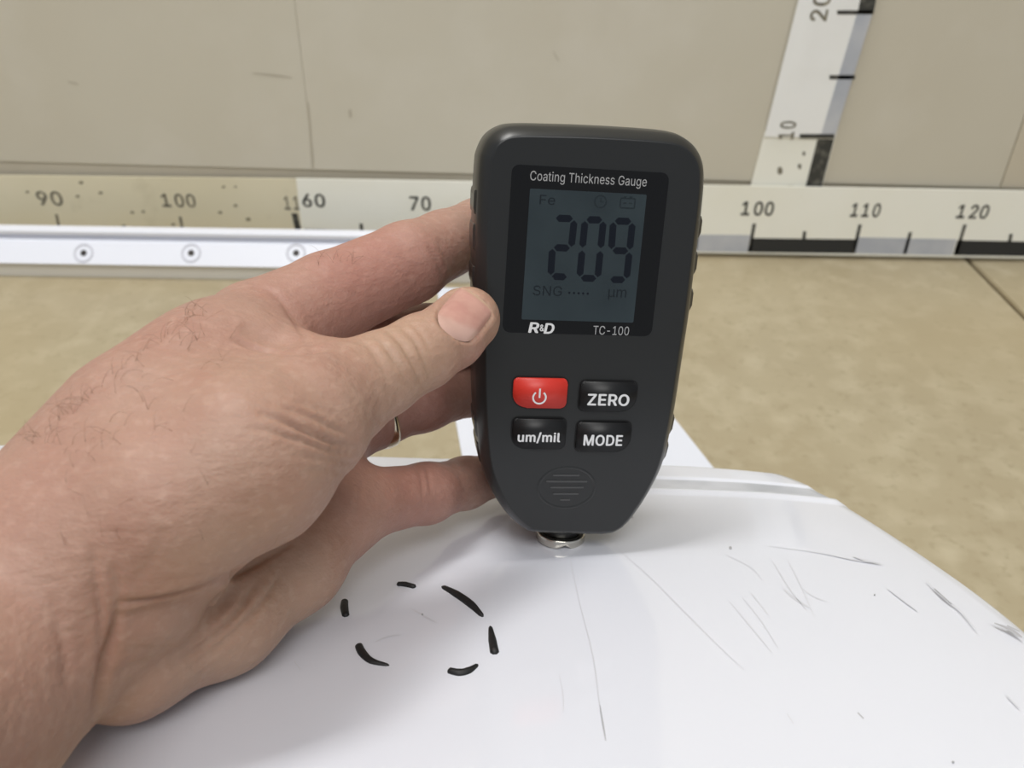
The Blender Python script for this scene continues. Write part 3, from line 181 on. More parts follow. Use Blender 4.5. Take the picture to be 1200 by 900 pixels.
'µ': (407,[53,-143,53,379,114,379,114,150,115,128,119,109,126,92,135,78,147,67,160,59,174,53,190,50,206,48,223,50,238,53,252,59,265,67,276,78,285,92,291,109,295,128,296,150,296,379,357,379,357,86,358,75,361,66,365,60,372,56,382,53,394,53,404,53,404,0,392,0,363,2,339,10,321,22,308,39,300,60,298,86,298,120,312,120,311,96,307,76,301,58,294,43,285,30,274,20,263,11,251,5,240,0,228,-3,216,-5,206,-5,195,-5,184,-3,172,0,160,5,149,11,138,20,127,30,118,43,111,58,105,76,101,96,100,120,114,120,114,-143,301,58,114,52],[64,65,0,1,0,65,62,63,0,64,0,63,62,0,69,65,64,66,5,4,66,65,66,4,4,3,65,1,65,3,3,2,1,55,11,56,10,56,11,56,10,57,58,57,10,52,12,53,54,53,12,13,51,50,50,49,13,49,14,13,12,52,51,51,13,12,11,55,54,54,12,11,58,10,59,10,9,59,60,59,9,9,8,60,61,60,8,15,47,46,16,15,46,38,44,43,38,43,39,16,46,45,45,38,16,17,16,38,38,39,17,18,17,39,19,18,39,40,20,19,41,42,24,30,32,31,32,30,33,29,33,30,33,29,34,28,34,29,34,28,35,28,27,35,36,35,27,27,26,36,37,36,26,44,38,68,43,44,37,37,26,43,26,25,43,25,24,43,24,42,43,39,43,42,39,42,40,42,41,40,20,40,41,21,20,41,41,24,21,24,23,21,22,21,23,14,49,48,48,47,14,47,15,14,38,45,68,19,39,40,37,44,68,61,8,69,5,66,69,6,5,69,7,6,69,8,7,69,62,69,66,63,62,66,64,63,66,0,67,69]),
}
_tc = {}
def text_data(s, bold=0.0, foot=False):
    """bold lettering is the plain letter laid down several times, a little shifted, each layer a hair above the last"""
    if (s, bold, foot) in _tc: return _tc[(s, bold, foot)]
    V, Fc, x, e_ = [], [], 0, bold * 1000
    sh = [(0, 0)] if not bold else [(-e_, 0), (e_, 0), (0, -e_ * .7), (0, e_ * .7), (-e_ * .7, e_ * .5), (e_ * .7, -e_ * .5)]
    for ch in s:
        adv, v, t = GLYPHS[ch]; vv = np.array(v, float).reshape(-1, 2)
        if len(vv):
            for n_, (dx, dy) in enumerate(sh):
                i0 = len(V); V += [[a + x + dx, b + dy, n_] for a, b in vv]; Fc += [[i0 + a for a in t[k:k + 3]] for k in range(0, len(t), 3)]
            if foot and ch == '1':
                cx = vv[vv[:, 1] < 200][:, 0].mean() + x; i0 = len(V); V += [[cx - 190, -8, 6], [cx + 190, -8, 6], [cx + 190, 85, 6], [cx - 190, 85, 6]]; Fc.append([i0, i0 + 1, i0 + 2, i0 + 3])
        x += adv + (95 if foot and ch == '1' else 0) + (30 if bold else 12)
    V = np.array(V); lo, hi = V.min(0), V.max(0); V[:, :2] = (V[:, :2] - lo[:2]) / (hi[:2] - lo[:2])
    _tc[(s, bold, foot)] = (V, Fc); return V, Fc
def text(name, s, f, m, parent, bold=0.0, foot=False):
    """f(tx, ty, layer) -> local 3D point; tx, ty in 0..1 over the lettering's own box"""
    V, Fc = text_data(s, bold, foot)
    return mesh(name, [f(a, b, c) for a, b, c in V], Fc, m, parent)

# ---------------------------------------------------------------- materials
m_wall = mat('painted_board', (207, 201, 184), 0.6, noise=[(3, (201, 193, 174), 0.35, 0.7, 3), (14, (212, 206, 191), 0.5, 0.9, 4)], bump=(60, 0.05, 0.001))
m_wall_y = mat('yellowed_board', (205, 196, 176), 0.6, noise=[(3, (199, 189, 168), 0.35, 0.7, 3)])
m_plinth = mat('plinth_paint', (200, 192, 174), 0.6, noise=[(9, (188, 179, 160), 0.45, 0.8, 5)])
m_gap = mat('dark_joint', (178, 169, 150), 0.9)
m_tile = mat('beige_stone_tile', (178, 166, 138), 0.38, spec=0.35, noise=[(9, (167, 154, 126), 0.3, 0.7, 9), (45, (188, 177, 150), 0.46, 0.76, 9), (150, (163, 150, 122), 0.55, 0.75, 6), (2.2, (178, 162, 128), 0.45, 0.8, 2)], bump=(40, 0.06, 0.002))
m_grout = mat('grout', (128, 112, 84), 0.9)
m_strip = mat('white_printed_strip', (248, 247, 236), 0.4, noise=[(8, (243, 241, 226), 0.4, 0.75, 4), (45, (226, 223, 206), 0.66, 0.8, 4)])
m_strip_w = mat('fresh_white_strip', (246, 246, 243), 0.4, noise=[(12, (236, 235, 230), 0.5, 0.8, 4)])
m_strip_old = mat('yellowed_strip', (234, 226, 200), 0.5, noise=[(5, (222, 213, 184), 0.3, 0.7, 5), (30, (206, 197, 168), 0.60, 0.8, 6)])
m_ink = mat('black_ink', (38, 40, 42), 0.5)
m_ink_soft = mat('faded_ink', (112, 107, 94), 0.6, noise=[(160, (150, 143, 124), 0.45, 0.7, 3)])
m_ink_worn = mat('worn_black_ink', (58, 58, 54), 0.6, noise=[(140, (110, 108, 98), 0.5, 0.75, 4)])
m_scuff = mat('wall_scuff', (184, 176, 158), 0.7)
m_stain = mat('brown_grey_stain', (140, 132, 110), 0.7)
m_band = mat('pale_blue_grey_print', (178, 182, 190), 0.4, noise=[(30, (196, 198, 202), 0.4, 0.7, 3)])
m_channel = mat('white_plastic', (238, 240, 248), 0.3)
m_cup = mat('pale_grey_plastic_cup', (208, 209, 218), 0.35)
m_lip = mat('grey_plastic_lip', (222, 218, 208), 0.5)
m_hole = mat('dark_screw', (52, 46, 42), 0.5)
m_sheet = mat('white_lacquer_sheet', (228, 231, 240), 0.3)

# ---------------------------------------------------------------- plane helpers
def on_wall(x, y, off=0.0):
    d = M3 @ px(x, y, 1.0); t = (WALL_Y - off - CAM[1]) / d[1]; return CAM + d * t
def on_floor(x, y, z=0.0):
    d = M3 @ px(x, y, 1.0); t = (z - CAM[2]) / d[2]; return CAM + d * t

# ---------------------------------------------------------------- floor
J1 = on_floor(1135, 305); TS = 1.0; G = 0.004
fl = box('floor', -2.6, 3.0, -1.6, WALL_Y + 0.05, -0.03, -0.004, m_grout); tag(fl, kind='structure')
for i in (-2, -1, 0, 1):
    for j in (-2, -1, 0):
        x0 = J1[0] + i * TS; y1 = WALL_Y + j * TS + 0.001
        o = box('tile', x0 + G / 2, x0 + TS - G / 2, y1 - TS + G / 2, y1 - G / 2, -0.004, 0.0, m_tile, bevel=0.0012)
        o.parent = fl; o.matrix_parent_inverse = Matrix.Translation(fl.location).inverted()

# ---------------------------------------------------------------- wall
wl = box('wall_back', -2.6, 3.0, WALL_Y + 0.002, WALL_Y + 0.06, 0.0, 2.4, m_gap); tag(wl, kind='structure')
def child(o, p):
    o.parent = p; o.matrix_parent_inverse = Matrix.Translation(p.location).inverted(); return o
xa = on_wall(362, 130)[0]; xb = on_wall(1186, 170)[0]
pl0, pl1 = on_wall(0, 189, 0.004), on_wall(1200, 221, 0.004); sl = (pl1[2] - pl0[2]) / (pl1[0] - pl0[0])
plz = lambda x: pl0[2] + sl * (min(max(x, -1.2), 1.2) - pl0[0])
for a, b, mm in ((-2.6, xa - 0.0001, m_wall), (xa + 0.0001, xb - 0.0004, m_wall), (xb + 0.0004, 3.0, m_wall_y)):
    xs = [x for x in (a, -1.2, 1.2, b) if a <= x <= b]
    o = prism('wall_board', [(x, plz(x)) for x in xs] + [(b, 2.4), (a, 2.4)], 0.006, mm, None, lambda u, v, w_: (u - wl.location[0], WALL_Y + 0.002 + w_ - wl.location[1], v - wl.location[2]), 0.0003)
    o.parent = wl
for P, wd in (([(296, 86), (318, 88), (342, 91)], 2.0), ([(361, 120), (364, 160), (366, 200)], 2.4), ([(410, 128), (411, 138)], 4.0), ([(80, 96), (92, 99)], 1.6), ([(648, 60), (655, 72)], 1.4)):
    Ps = spline(P, 4); V = []
    for i, q in enumerate(Ps):
        T = Ps[min(i + 1, len(Ps) - 1)] - Ps[max(i - 1, 0)]; T /= np.linalg.norm(T); nn = np.array([-T[1], T[0]]) * wd / 2 * (0.3 + 0.7 * math.sin(math.pi * (i + .5) / len(Ps)))
        for sg in (1, -1): V.append(on_wall(*(q + sg * nn), 0.0043) - np.array(wl.location))
    mesh('scuff_mark', V, [(2 * i, 2 * i + 1, 2 * i + 3, 2 * i + 2) for i in range(len(Ps) - 1)], m_scuff, wl)
# plinth along the wall's foot, slightly out of level
def wall_prism(name, quad, off, t, m, parent, bevel=0.0):
    """quad of pixel corners laid on the plane off in front of the wall, t thick (towards the room)"""
    P = [on_wall(x, y, off) for x, y in quad]
    l0 = np.array(parent.location) if parent else np.zeros(3)
    return prism(name, [(p[0], p[2]) for p in P], t, m, parent, lambda u, v, w_: (u - l0[0], WALL_Y - off + w_ - l0[1], v - l0[2]), bevel)
bb = prism('baseboard_back', [(-2.6, 0.0), (3.0, 0.0), (3.0, plz(3.0) - 0.0006), (1.2, plz(1.2) - 0.0006), (-1.2, plz(-1.2) - 0.0006), (-2.6, plz(-2.6) - 0.0006)], 0.004, m_plinth, None, lambda u, v, w_: (u, WALL_Y + 0.002 + w_, v))
tag(bb, kind='structure')

# ---------------------------------------------------------------- printed measuring strips on the wall
def strip(name, label, quad, off, m, t=0.0012):
    p = on_wall(*quad[3], off)
    root = empty(name, Matrix.Translation(p), label=label, cat='ruler', group='measuring strips on the wall')
    wall_prism('backing', quad, off, t, m, root, 0.0002)
    root['_o'] = off + t + 0.00015
    return root
def print_quad(root, name, quad, m): return wall_prism(name, quad, root['_o'] - 0.0001, 0.0001, m, root)
def tick(root, a, b, wpx, m): return print_quad(root, 'tick', [(a[0] - wpx / 2, a[1]), (a[0] + wpx / 2, a[1]), (b[0] + wpx / 2, b[1]), (b[0] - wpx / 2, b[1])], m)
def numeral(root, s, x0, y0, x1, y1, m, bold=0.02, up=False):
    off = root['_o']; l = np.array(root.location)
    c = on_wall((x0 + x1) / 2, (y0 + y1) / 2, off)
    hw = (on_wall(x1, (y0 + y1) / 2, off) - on_wall(x0, (y0 + y1) / 2, off))[0] / 2
    hh = (on_wall((x0 + x1) / 2, y0, off) - on_wall((x0 + x1) / 2, y1, off))[2] / 2
    f = (lambda a, b, k: c - l + np.array([(1 - 2 * b) * hw, -k * 2e-5, (2 * a - 1) * hh])) if up else (lambda a, b, k: c - l + np.array([(2 * a - 1) * hw, -k * 2e-5, (2 * b - 1) * hh]))
    return text('numeral', s, f, m, root, bold, True)
old = strip('measuring_strip', 'yellowed worn measuring strip reading 90 and 100 above the white channel', [(-160, 203), (352, 209), (355, 279), (-160, 279)], 0.0075, m_strip_old)
numeral(old, '90', 43, 224, 73, 241, m_ink_soft); numeral(old, '100', 189, 227, 229, 243, m_ink_soft); numeral(old, '11', 333, 230, 351, 246, m_ink_soft)
numeral(old, '80', -110, 222, -80, 239, m_ink_soft)
tick(old, (66, 251), (70, 270), 3.2, m_ink_soft); tick(old, (211, 254), (215, 274), 3.2, m_ink_soft); tick(old, (345, 250), (351, 276), 7, m_ink_worn)
for x, y, r in ((95, 214, 2.6), (118, 226, 2.4), (91, 230, 2.2), (32, 225, 2), (155, 249, 2.2), (168, 248, 2), (262, 219, 2), (276, 219, 1.6), (276, 241, 2.3), (291, 257, 2.8), (122, 270, 2.6), (145, 265, 2.4), (258, 249, 2.4), (203, 263, 2.2)):
    P = [(x + r * math.cos(k) * 1.1, y + r * 0.75 * math.sin(k)) for k in np.linspace(0, 2 * math.pi, 9)[:-1]]
    print_quad(old, 'stain', P[::-1], m_stain)
new = strip('measuring_strip', 'long cream measuring strip reading 60 to 120 along the wall foot', [(347, 208.5), (1420, 226.5), (1420, 306), (356, 288)], 0.0095, m_strip)
for s, x0, y0, x1, y1 in (('60', 354, 227, 381, 243), ('70', 480, 230, 505, 247), ('80', 606, 232, 634, 249), ('90', 736, 234, 762, 251), ('100', 869, 236, 907, 253), ('110', 997.6, 238, 1032, 254.7), ('120', 1122, 239.7, 1159, 256.5), ('130', 1248, 242, 1284, 258)):
    numeral(new, s, x0, y0, x1, y1, m_ink_worn, 0.022)
print_quad(new, 'black_block', [(356, 268), (490, 272), (490, 290), (358, 288)], m_ink)
print_quad(new, 'black_block', [(613, 274), (750, 276), (749, 293), (614, 291)], m_ink)
print_quad(new, 'black_block', [(881, 279), (1003, 280.5), (999, 297), (877, 295.5)], m_ink)
print_quad(new, 'black_block', [(1122, 281.5), (1250, 284), (1246, 301), (1117, 299)], m_ink)
print_quad(new, 'grey_block', [(750, 274), (880, 275.5), (876, 295.5), (749, 293.5)], m_band)
print_quad(new, 'grey_block', [(1004, 278), (1121, 280.5), (1116, 299), (1000, 297)], m_band)
for a, b in (((423, 262), (424, 270)), ((489, 256), (490, 274)), ((752, 257), (750, 292)), ((817, 270), (815, 292)), ((884, 262), (878, 295)), ((943, 271), (942, 280)), ((1008, 263), (1000, 297)), ((1067, 272), (1060, 297.5)), ((1131, 263), (1120, 299)), ((1185, 274), (1183, 283))):
    tick(new, a, b, 4.0, m_ink_worn)
upl = strip('measuring_strip', 'dingy lower piece of the upright strip marked 10, standing on the long strip', [(896.5, 153), (980, 155), (961, 226), (877, 226)], 0.005, m_strip)
print_quad(upl, 'black_block', [(958, 163), (977.5, 163), (961, 226), (942, 226)], m_ink_worn)
for x, y, r in ((914, 200, 3.2), (937, 195, 2.2), (942, 180, 1.8)):
    P = [(x + r * math.cos(k), y + 1.5 * r * math.sin(k)) for k in np.linspace(0, 2 * math.pi, 9)[:-1]]
    print_quad(upl, 'stain', P[::-1], m_ink_soft)
upu = strip('measuring_strip', 'clean white upright measuring strip marked 10 and 20 going up the wall', [(956, -82), (1045, -82), (978, 161.5), (895.5, 160)], 0.0065, m_strip_w)
numeral(upu, '10', 913, 142, 932, 163, m_ink_soft, up=True); numeral(upu, '20', 951, -8, 972, 25, m_ink_soft, 0.02, up=True)
print_quad(upu, 'black_block', [(1019, -60), (1038, -60), (1023.5, 16), (1005, 16)], m_ink_worn)
print_quad(upu, 'grey_block', [(1004, 17), (1022, 17), (979, 158), (962, 158)], m_band)
for (a, b, c, d) in ((937, 157, 978, 162), (972, 88, 1002, 93), (981, 12, 1023, 17)):
    print_quad(upu, 'tick', [(a, b), (c, b), (c, d), (a, d)], m_ink_worn)

# ---------------------------------------------------------------- white plastic channel on the floor
c0, c1 = on_floor(-200, 323), on_floor(300, 324)
cy = (c0[1] + c1[1]) / 2; cx0, cx1 = -1.1, on_floor(600, 325)[0]
def zat(y_px, yy, x_px=150):      # height of the pixel row on the plane y = yy
    d = M3 @ px(x_px, y_px, 1.0); return (CAM + d * (yy - CAM[1]) / d[1])[2]
ch = empty('plastic_channel', Matrix.Translation((cx0, cy, 0)), label='white plastic channel with recessed screws lying below the yellowed strip', cat='channel')
zl = zat(309, cy); zt = zat(283, cy - 0.004); zc = zat(275, cy); zb = zat(270, cy)
def profile(name, pts, m):
    n = len(pts); L_ = cx1 - cx0
    V = [(0, a, b) for a, b in pts] + [(L_, a, b) for a, b in pts]
    Fc = [list(range(n)), list(range(2 * n - 1, n - 1, -1))] + [(i, n + i, n + (i + 1) % n, (i + 1) % n) for i in range(n)]
    o = mesh(name, V, Fc, m, ch); return fix_normals(o)
profile('lower_lip', [(0, 0), (0, zl), (0.012, zl), (0.012, 0)], m_lip)
zt = zat(283, cy + 0.010)
profile('face', [(-0.003, zl), (-0.0045, zl + 0.001), (0.0095, zt - 0.0006), (0.011, zt), (0.022, zt), (0.022, zl)], m_channel)
zc, zb = zat(276, cy + 0.012), zat(270.5, cy + 0.012)
profile('top_bead', [(0.016, zt), (0.016, zc), (0.011, zc + 0.0008), (0.011, zb - 0.001), (0.013, zb), (0.021, zb), (0.022, zb - 0.001), (0.022, zt)], m_channel)
for xp in (-28, 98, 224, 347, 470):
    fa, fb = np.array([0, -0.0045, zl + 0.001]), np.array([0, 0.0095, zt - 0.0006]); fd = (fb - fa) / np.linalg.norm(fb - fa); fn = np.array([0, -fd[2], fd[1]])
    dr_ = M3 @ px(xp, 296.5, 1.0); q0 = CAM - np.array(ch.location); q = q0 + dr_ * ((fa - q0) @ fn) / (dr_ @ fn)
    fl_ = lambda a, b, c: q + a * np.array([1.0, 0, 0]) + b * fd + c * fn        # across, up the face, proud of it
    bm = bmesh.new()
    for r, rr in ((0.0078, 0.0011),):
        ring = []
        for i in range(24):
            a = 2 * math.pi * i / 24
            ring.append([bm.verts.new(fl_((r + rr * math.cos(b)) * math.cos(a), (r + rr * math.cos(b)) * math.sin(a), rr * math.sin(b) * 0.8)) for b in np.linspace(0, math.pi, 5)])
        for i in range(24):
            for j in range(4): bm.faces.new((ring[i][j], ring[(i + 1) % 24][j], ring[(i + 1) % 24][j + 1], ring[i][j + 1]))
    bmesh.ops.recalc_face_normals(bm, faces=bm.faces)
    me = bpy.data.meshes.new('screw_cup'); bm.to_mesh(me); bm.free(); me.materials.append(m_cup); me.shade_smooth()
    o = bpy.data.objects.new('screw_cup', me); COL.objects.link(o); o.parent = ch
    P = [(0.0028 * math.cos(a), 0.0028 * math.sin(a)) for a in np.linspace(0, 2 * math.pi, 17)[:-1]]
    prism('screw', P, 0.0006, m_hole, o, lambda u, v, w_: fl_(u, v, -w_), 0.0003)

# white tapering sheet on the floor behind the gauge
quad = [on_floor(552, 596), on_floor(872, 598), on_floor(828, 543), on_floor(785, 488), on_floor(672, 345), on_floor(512, 340), on_floor(533, 490)]
ctr = np.mean(quad, axis=0)
sh = prism('white_sheet', [(p[0] - ctr[0], p[1] - ctr[1]) for p in quad], 0.003, m_sheet, None, lambda u, v, w_: (u, v, -w_), 0.0006)
sh.location = (ctr[0], ctr[1], 0.0); tag(sh, label='white tapering sheet lying on the tiles behind the dark gauge', cat='sheet')

# ---------------------------------------------------------------- gauge pose (camera frame, mm)
r1 = np.array([0.98792425, 0.04176931, 0.14920123]); r2 = np.array([-0.03724179, 0.95397669, 0.29755928])
e = (r1 @ r2) / 2; r1, r2 = r1 - e * r2, r2 - e * r1
r1 /= np.linalg.norm(r1); r2 -= (r2 @ r1) * r1; r2 /= np.linalg.norm(r2)
r3 = np.cross(r1, r2)
GT = px(598, 190, 224.53)
def fp(x, y, w_=0.0):
    """pixel -> (u right, v down) in mm on the gauge plane at depth w_"""
    d = px(x, y, 1.0); t = (r3 @ GT + w_) / (r3 @ d); q = d * t - GT
    return np.array([q @ r1, q @ r2])
# panel plane through the probe's foot
pn = np.array([0.0, 0.9545, 0.298]); pn /= np.linalg.norm(pn)          # points into the panel
u0 = fp(657, 625, 13)[0]
foot = px(657, 631, 267.0)
wfoot = 13.0
vfoot = fp(657, 631, wfoot)[1]
foot = GT + u0 * r1 + vfoot * r2 + wfoot * r3
PD = pn @ foot
def on_panel(x, y, h=0.0):
    d = px(x, y, 1.0); return d * ((PD - h) / (pn @ d))
# gauge object: local axes x = right, y = into the body, z = up (metres), origin at the probe's foot
A = np.stack([M3 @ r1, M3 @ r3, -(M3 @ r2)], axis=1)
fo = world(foot)
GM = Matrix([[*A[0], fo[0]], [*A[1], fo[1]], [*A[2], fo[2]], [0, 0, 0, 1]])
def gl(u, v, w_): return ((u - u0) / 1000, (w_ - wfoot) / 1000, (vfoot - v) / 1000)

m_body = mat('charcoal_soft_plastic', (36, 37, 37), 0.29, spec=0.45, bump=(9000, 0.05, 0.0002))
m_glass = mat('black_gloss_window', (9, 9, 10), 0.18, spec=0.35)
m_lcd = mat('grey_green_display', (50, 60, 64), 0.22, spec=0.3, noise=[(60, (44, 53, 57), 0.4, 0.7, 2)])
m_seg = mat('display_segment', (18, 23, 32), 0.3, spec=0.2)
m_seg_f = mat('faint_display_segment', (37, 45, 49), 0.3, spec=0.2)
m_seg_m = mat('dim_display_segment', (29, 35, 40), 0.3, spec=0.2)
m_white = mat('white_print', (225, 225, 225), 0.5)
m_grey = mat('grey_print', (165, 165, 165), 0.5)
m_red = mat('red_rubber', (204, 50, 38), 0.42)
m_black = mat('black_rubber', (20, 20, 21), 0.42, spec=0.4)
m_well = mat('black_recess', (12, 12, 12), 0.7)
m_nickel = mat('nickel', (206, 202, 192), 0.2, metal=1.0)
m_line = mat('pale_moulded_edge', (72, 72, 72), 0.35)  # moulded lines are a paler grey than the body
m_neck = mat('black_neck', (22, 23, 22), 0.35)

g = empty('thickness_gauge', GM, label='dark grey handheld coating thickness gauge standing upright on the white panel', cat='gauge')
OUT = [(557.5, 192), (561, 174), (570, 158), (585, 148), (604, 144.5), (645, 145), (690, 146.5), (735, 149), (775, 152.5), (794, 158), (809, 170), (818, 188), (819.8, 212), (816.5, 250), (813, 278), (808, 320), (803, 362), (797, 402), (786.5, 472), (780, 505), (776, 524), (767, 549), (751, 578), (733, 603), (719, 614.5), (703, 618.5), (663, 618), (622, 616), (609, 611), (596, 600.5), (585, 588), (575, 572), (566, 552), (559.5, 528), (556, 495), (553.6, 450), (552.8, 400), (553, 350), (553.6, 300), (554.6, 250)]
O2 = spline(np.array([fp(x, y, 9.0) for x, y in OUT]), 6, closed=True)
def inset(P, d):
    T = np.roll(P, -2, 0) - np.roll(P, 2, 0); T /= np.linalg.norm(T, axis=1)[:, None]
    return P + d * np.stack([-T[:, 1], T[:, 0]], 1)
LAY = [(3.5, 0.0), (3.25, 0.05), (2.95, 0.25), (1.5, 2.2), (0.8, 3.4), (0.45, 4.4), (0.1, 7.0), (0.0, 9.0), (0.0, 15.0), (0.6, 19.5), (2.0, 23.5), (4.0, 26.0), (7.0, 27.0)]
V, Fc, n = [], [], len(O2)
for d, w_ in LAY: V += [gl(p[0], p[1], w_) for p in inset(O2, d)]
for k in range(len(LAY) - 1):
    for i in range(n): Fc.append((k * n + i, k * n + (i + 1) % n, (k + 1) * n + (i + 1) % n, (k + 1) * n + i))
Fc += [list(range(n)), list(range((len(LAY) - 1) * n, len(LAY) * n))[::-1]]
body = mesh('body', V, Fc, m_body, g, smooth=True); fix_normals(body)
bm = bmesh.new(); bm.from_mesh(body.data)
for f in bm.faces:
    if len(f.verts) > 10: f.smooth = False
bm.to_mesh(body.data); bm.free()
# grip ribs on both flanks
def rib(ya, yb, side):
    xs = np.interp
    best = []
    for yy in (ya, yb):
        v = fp(690, yy, 9)[1]
        c = [p for p in O2 if abs(p[1] - v) < 3 and ((p[0] > 20) == (side > 0))]
        best.append(min(c, key=lambda p: abs(p[1] - v)))
    a, b = best; L_ = b[1] - a[1]
    hh = 0.85 if side > 0 else 0.3
    prof = [(-0.6, 0), (hh * .5, 0.08), (hh, 0.25), (hh, 0.75), (hh * .4, 0.95), (-0.6, 1)]
    pts = [(a[0] + (b[0] - a[0]) * t + side * q, a[1] + L_ * t) for q, t in prof]
    if side < 0: pts = pts[::-1]
    V = []; N_ = len(pts)
    for w_, sc in ((4.6, 0.0), (6.0, 1.0), (17.0, 1.0), (19.0, 0.0)):
        for (q, t), p in zip(prof if side > 0 else prof[::-1], pts):
            V.append(gl(p[0] - side * (1 - sc) * (q + 0.6) * 0.9, p[1], w_))
    Fc = [(k * N_ + i, k * N_ + (i + 1) % N_, (k + 1) * N_ + (i + 1) % N_, (k + 1) * N_ + i) for k in range(3) for i in range(N_)]
    Fc += [list(range(N_))[::-1], list(range(3 * N_, 4 * N_))]
    fix_normals(mesh('grip_rib', V, Fc, m_body, g))
for ya, yb in ((243, 271), (288, 316), (331, 358), (475, 502), (511, 537)): rib(ya, yb, 1)
for ya, yb in ((228, 254), (268, 294), (310, 336), (484, 506), (512, 536)): rib(ya, yb, -1)
flat = lambda w0: (lambda u, v, w_: gl(u, v, w0 + w_))
def prect(tl, tr, br, bl):
    P = [fp(*q) for q in (tl, tr, br, bl)]
    return ((P[0][0] + P[3][0]) / 2, (P[0][1] + P[1][1]) / 2, (P[1][0] + P[2][0]) / 2, (P[2][1] + P[3][1]) / 2)
def plate(name, corners, radii, t, w0, m, parent, bevel=0.0, smooth=False, grow=0.0, seg=2):
    x0, y0, x1, y1 = prect(*corners)
    return prism(name, rrect(x0 - grow, y0 - grow, x1 + grow, y1 + grow, [r + grow for r in radii]), t, m, parent, flat(w0), bevel, smooth, seg)
win = plate('window', [(598, 190), (782, 205), (765, 396), (591, 387)], [2, 2, 2, 2], 0.35, 0.15, m_glass, g, 0.15)
lcd = plate('display', [(620, 221.5), (756, 227), (743.5, 378), (611.7, 374)], [0.4] * 4, 0.12, -0.2, m_lcd, g, 0.05)
def gtext(s, x0, y0, x1, y1, w0, m, parent, bold=0.0, name='lettering', skew=0.0):
    a, b = fp(x0, (y0 + y1) / 2), fp(x1, (y0 + y1) / 2); c, d = fp((x0 + x1) / 2, y0), fp((x0 + x1) / 2, y1)
    cu, cv = (a[0] + b[0]) / 2, (c[1] + d[1]) / 2; hu, hv = (b[0] - a[0]) / 2, (d[1] - c[1]) / 2
    return text(name, s, lambda p, q, k: gl(cu + (2 * p - 1) * hu + skew * (q - 0.5) * hv * 2, cv + (1 - 2 * q) * hv, w0 - 0.006 * k), m, parent, bold)
gtext('Coating Thickness Gauge', 621, 203.5, 758, 218, -0.22, m_grey, win)
gtext('R', 620, 377.5, 632, 390, -0.22, m_white, win, 0.03, skew=0.15); gtext('&', 632.5, 380, 637.5, 388, -0.22, m_white, win, 0.02); gtext('D', 638, 378.5, 649.5, 391, -0.22, m_white, win, 0.03, skew=0.15)
gtext('TC-100', 695, 382, 737, 392.3, -0.22, m_grey, win)
Z = lambda x, y: (600 + x / 4.284, 190 + y / 4.284)
SEG = {'a': (0.09, 0, 0.91, 0), 'b': (1, .03, 1, .47), 'c': (1, .53, 1, .97), 'd': (.09, 1, .91, 1), 'e': (0, .53, 0, .97), 'f': (0, .03, 0, .47), 'g': (.09, .5, .91, .5)}
def digit(segs, TL, TR, BR, BL):
    C_ = [fp(*Z(*q)) for q in (TL, TR, BR, BL)]
    def B(s, t): return (C_[0] * (1 - s) + C_[1] * s) * (1 - t) + (C_[3] * (1 - s) + C_[2] * s) * t
    V, Fc = [], []; hw = 0.95
    for k in segs:
        a, b = B(*SEG[k][:2]), B(*SEG[k][2:]); d = (b - a) / np.linalg.norm(b - a); nn = np.array([-d[1], d[0]]) * hw
        P = [a - d * .1, a + d * hw * .8 + nn, b - d * hw * .8 + nn, b + d * .1, b - d * hw * .8 - nn, a + d * hw * .8 - nn]
        i0 = len(V); V += [gl(p[0], p[1], -0.34) for p in P]; Fc.append(list(range(i0, i0 + 6)))
    return mesh('digit', V, Fc, m_seg, lcd)
digit('abged', (212, 280), (312, 284), (280, 576), (193, 572)); digit('abcdef', (366, 288), (458, 290), (428, 584), (338, 580)); digit('abcdfg', (508, 294), (604, 298), (573, 590), (486, 588))
gtext('Fe', *Z(138, 165), *Z(216, 213), -0.34, m_seg_m, lcd)
gtext('SNG', *Z(105, 620), *Z(250, 670), -0.34, m_seg_m, lcd); gtext('µm', *Z(482, 638), *Z(572, 692), -0.34, m_seg_m, lcd)
V, Fc = [], []
for k in range(5):
    c = fp(*Z(287 + k * 23, 655 + k * 1)); i0 = len(V)
    V += [gl(c[0] + .33 * math.cos(a), c[1] + .33 * math.sin(a), -0.34) for a in np.linspace(0, 2 * math.pi, 9)[:-1]]; Fc.append(list(range(i0, i0 + 8)))
mesh('dotted_line', V, Fc, m_seg, lcd)
def loop_stroke(name, P, hw, w0, m, parent, closed=True):
    P = np.asarray(P, float); N_ = len(P)
    T = (np.roll(P, -1, 0) - np.roll(P, 1, 0)) if closed else np.gradient(P, axis=0)
    T /= np.linalg.norm(T, axis=1)[:, None]; Nn = np.stack([-T[:, 1], T[:, 0]], 1) * hw
    V = [gl(*p, w0) for p in P + Nn] + [gl(*p, w0) for p in P - Nn]
    return mesh(name, V, [(i, (i + 1) % N_, N_ + (i + 1) % N_, N_ + i) for i in range(N_ if closed else N_ - 1)], m, parent)
cc = fp(*Z(443, 198)); loop_stroke('clock_icon', [(cc[0] + 1.6 * math.cos(a), cc[1] + 1.6 * math.sin(a)) for a in np.linspace(0, 2 * math.pi, 21)[:-1]], 0.16, -0.34, m_seg_f, lcd)
loop_stroke('clock_hand', [(cc[0], cc[1] - 1.0), (cc[0], cc[1]), (cc[0] + 0.8, cc[1])], 0.14, -0.34, m_seg_f, lcd, False)
a, b = fp(*Z(545, 180)), fp(*Z(612, 232)); loop_stroke('battery_icon', rrect(a[0], a[1], b[0], b[1], [.2] * 4, 2), 0.17, -0.34, m_seg_f, lcd)
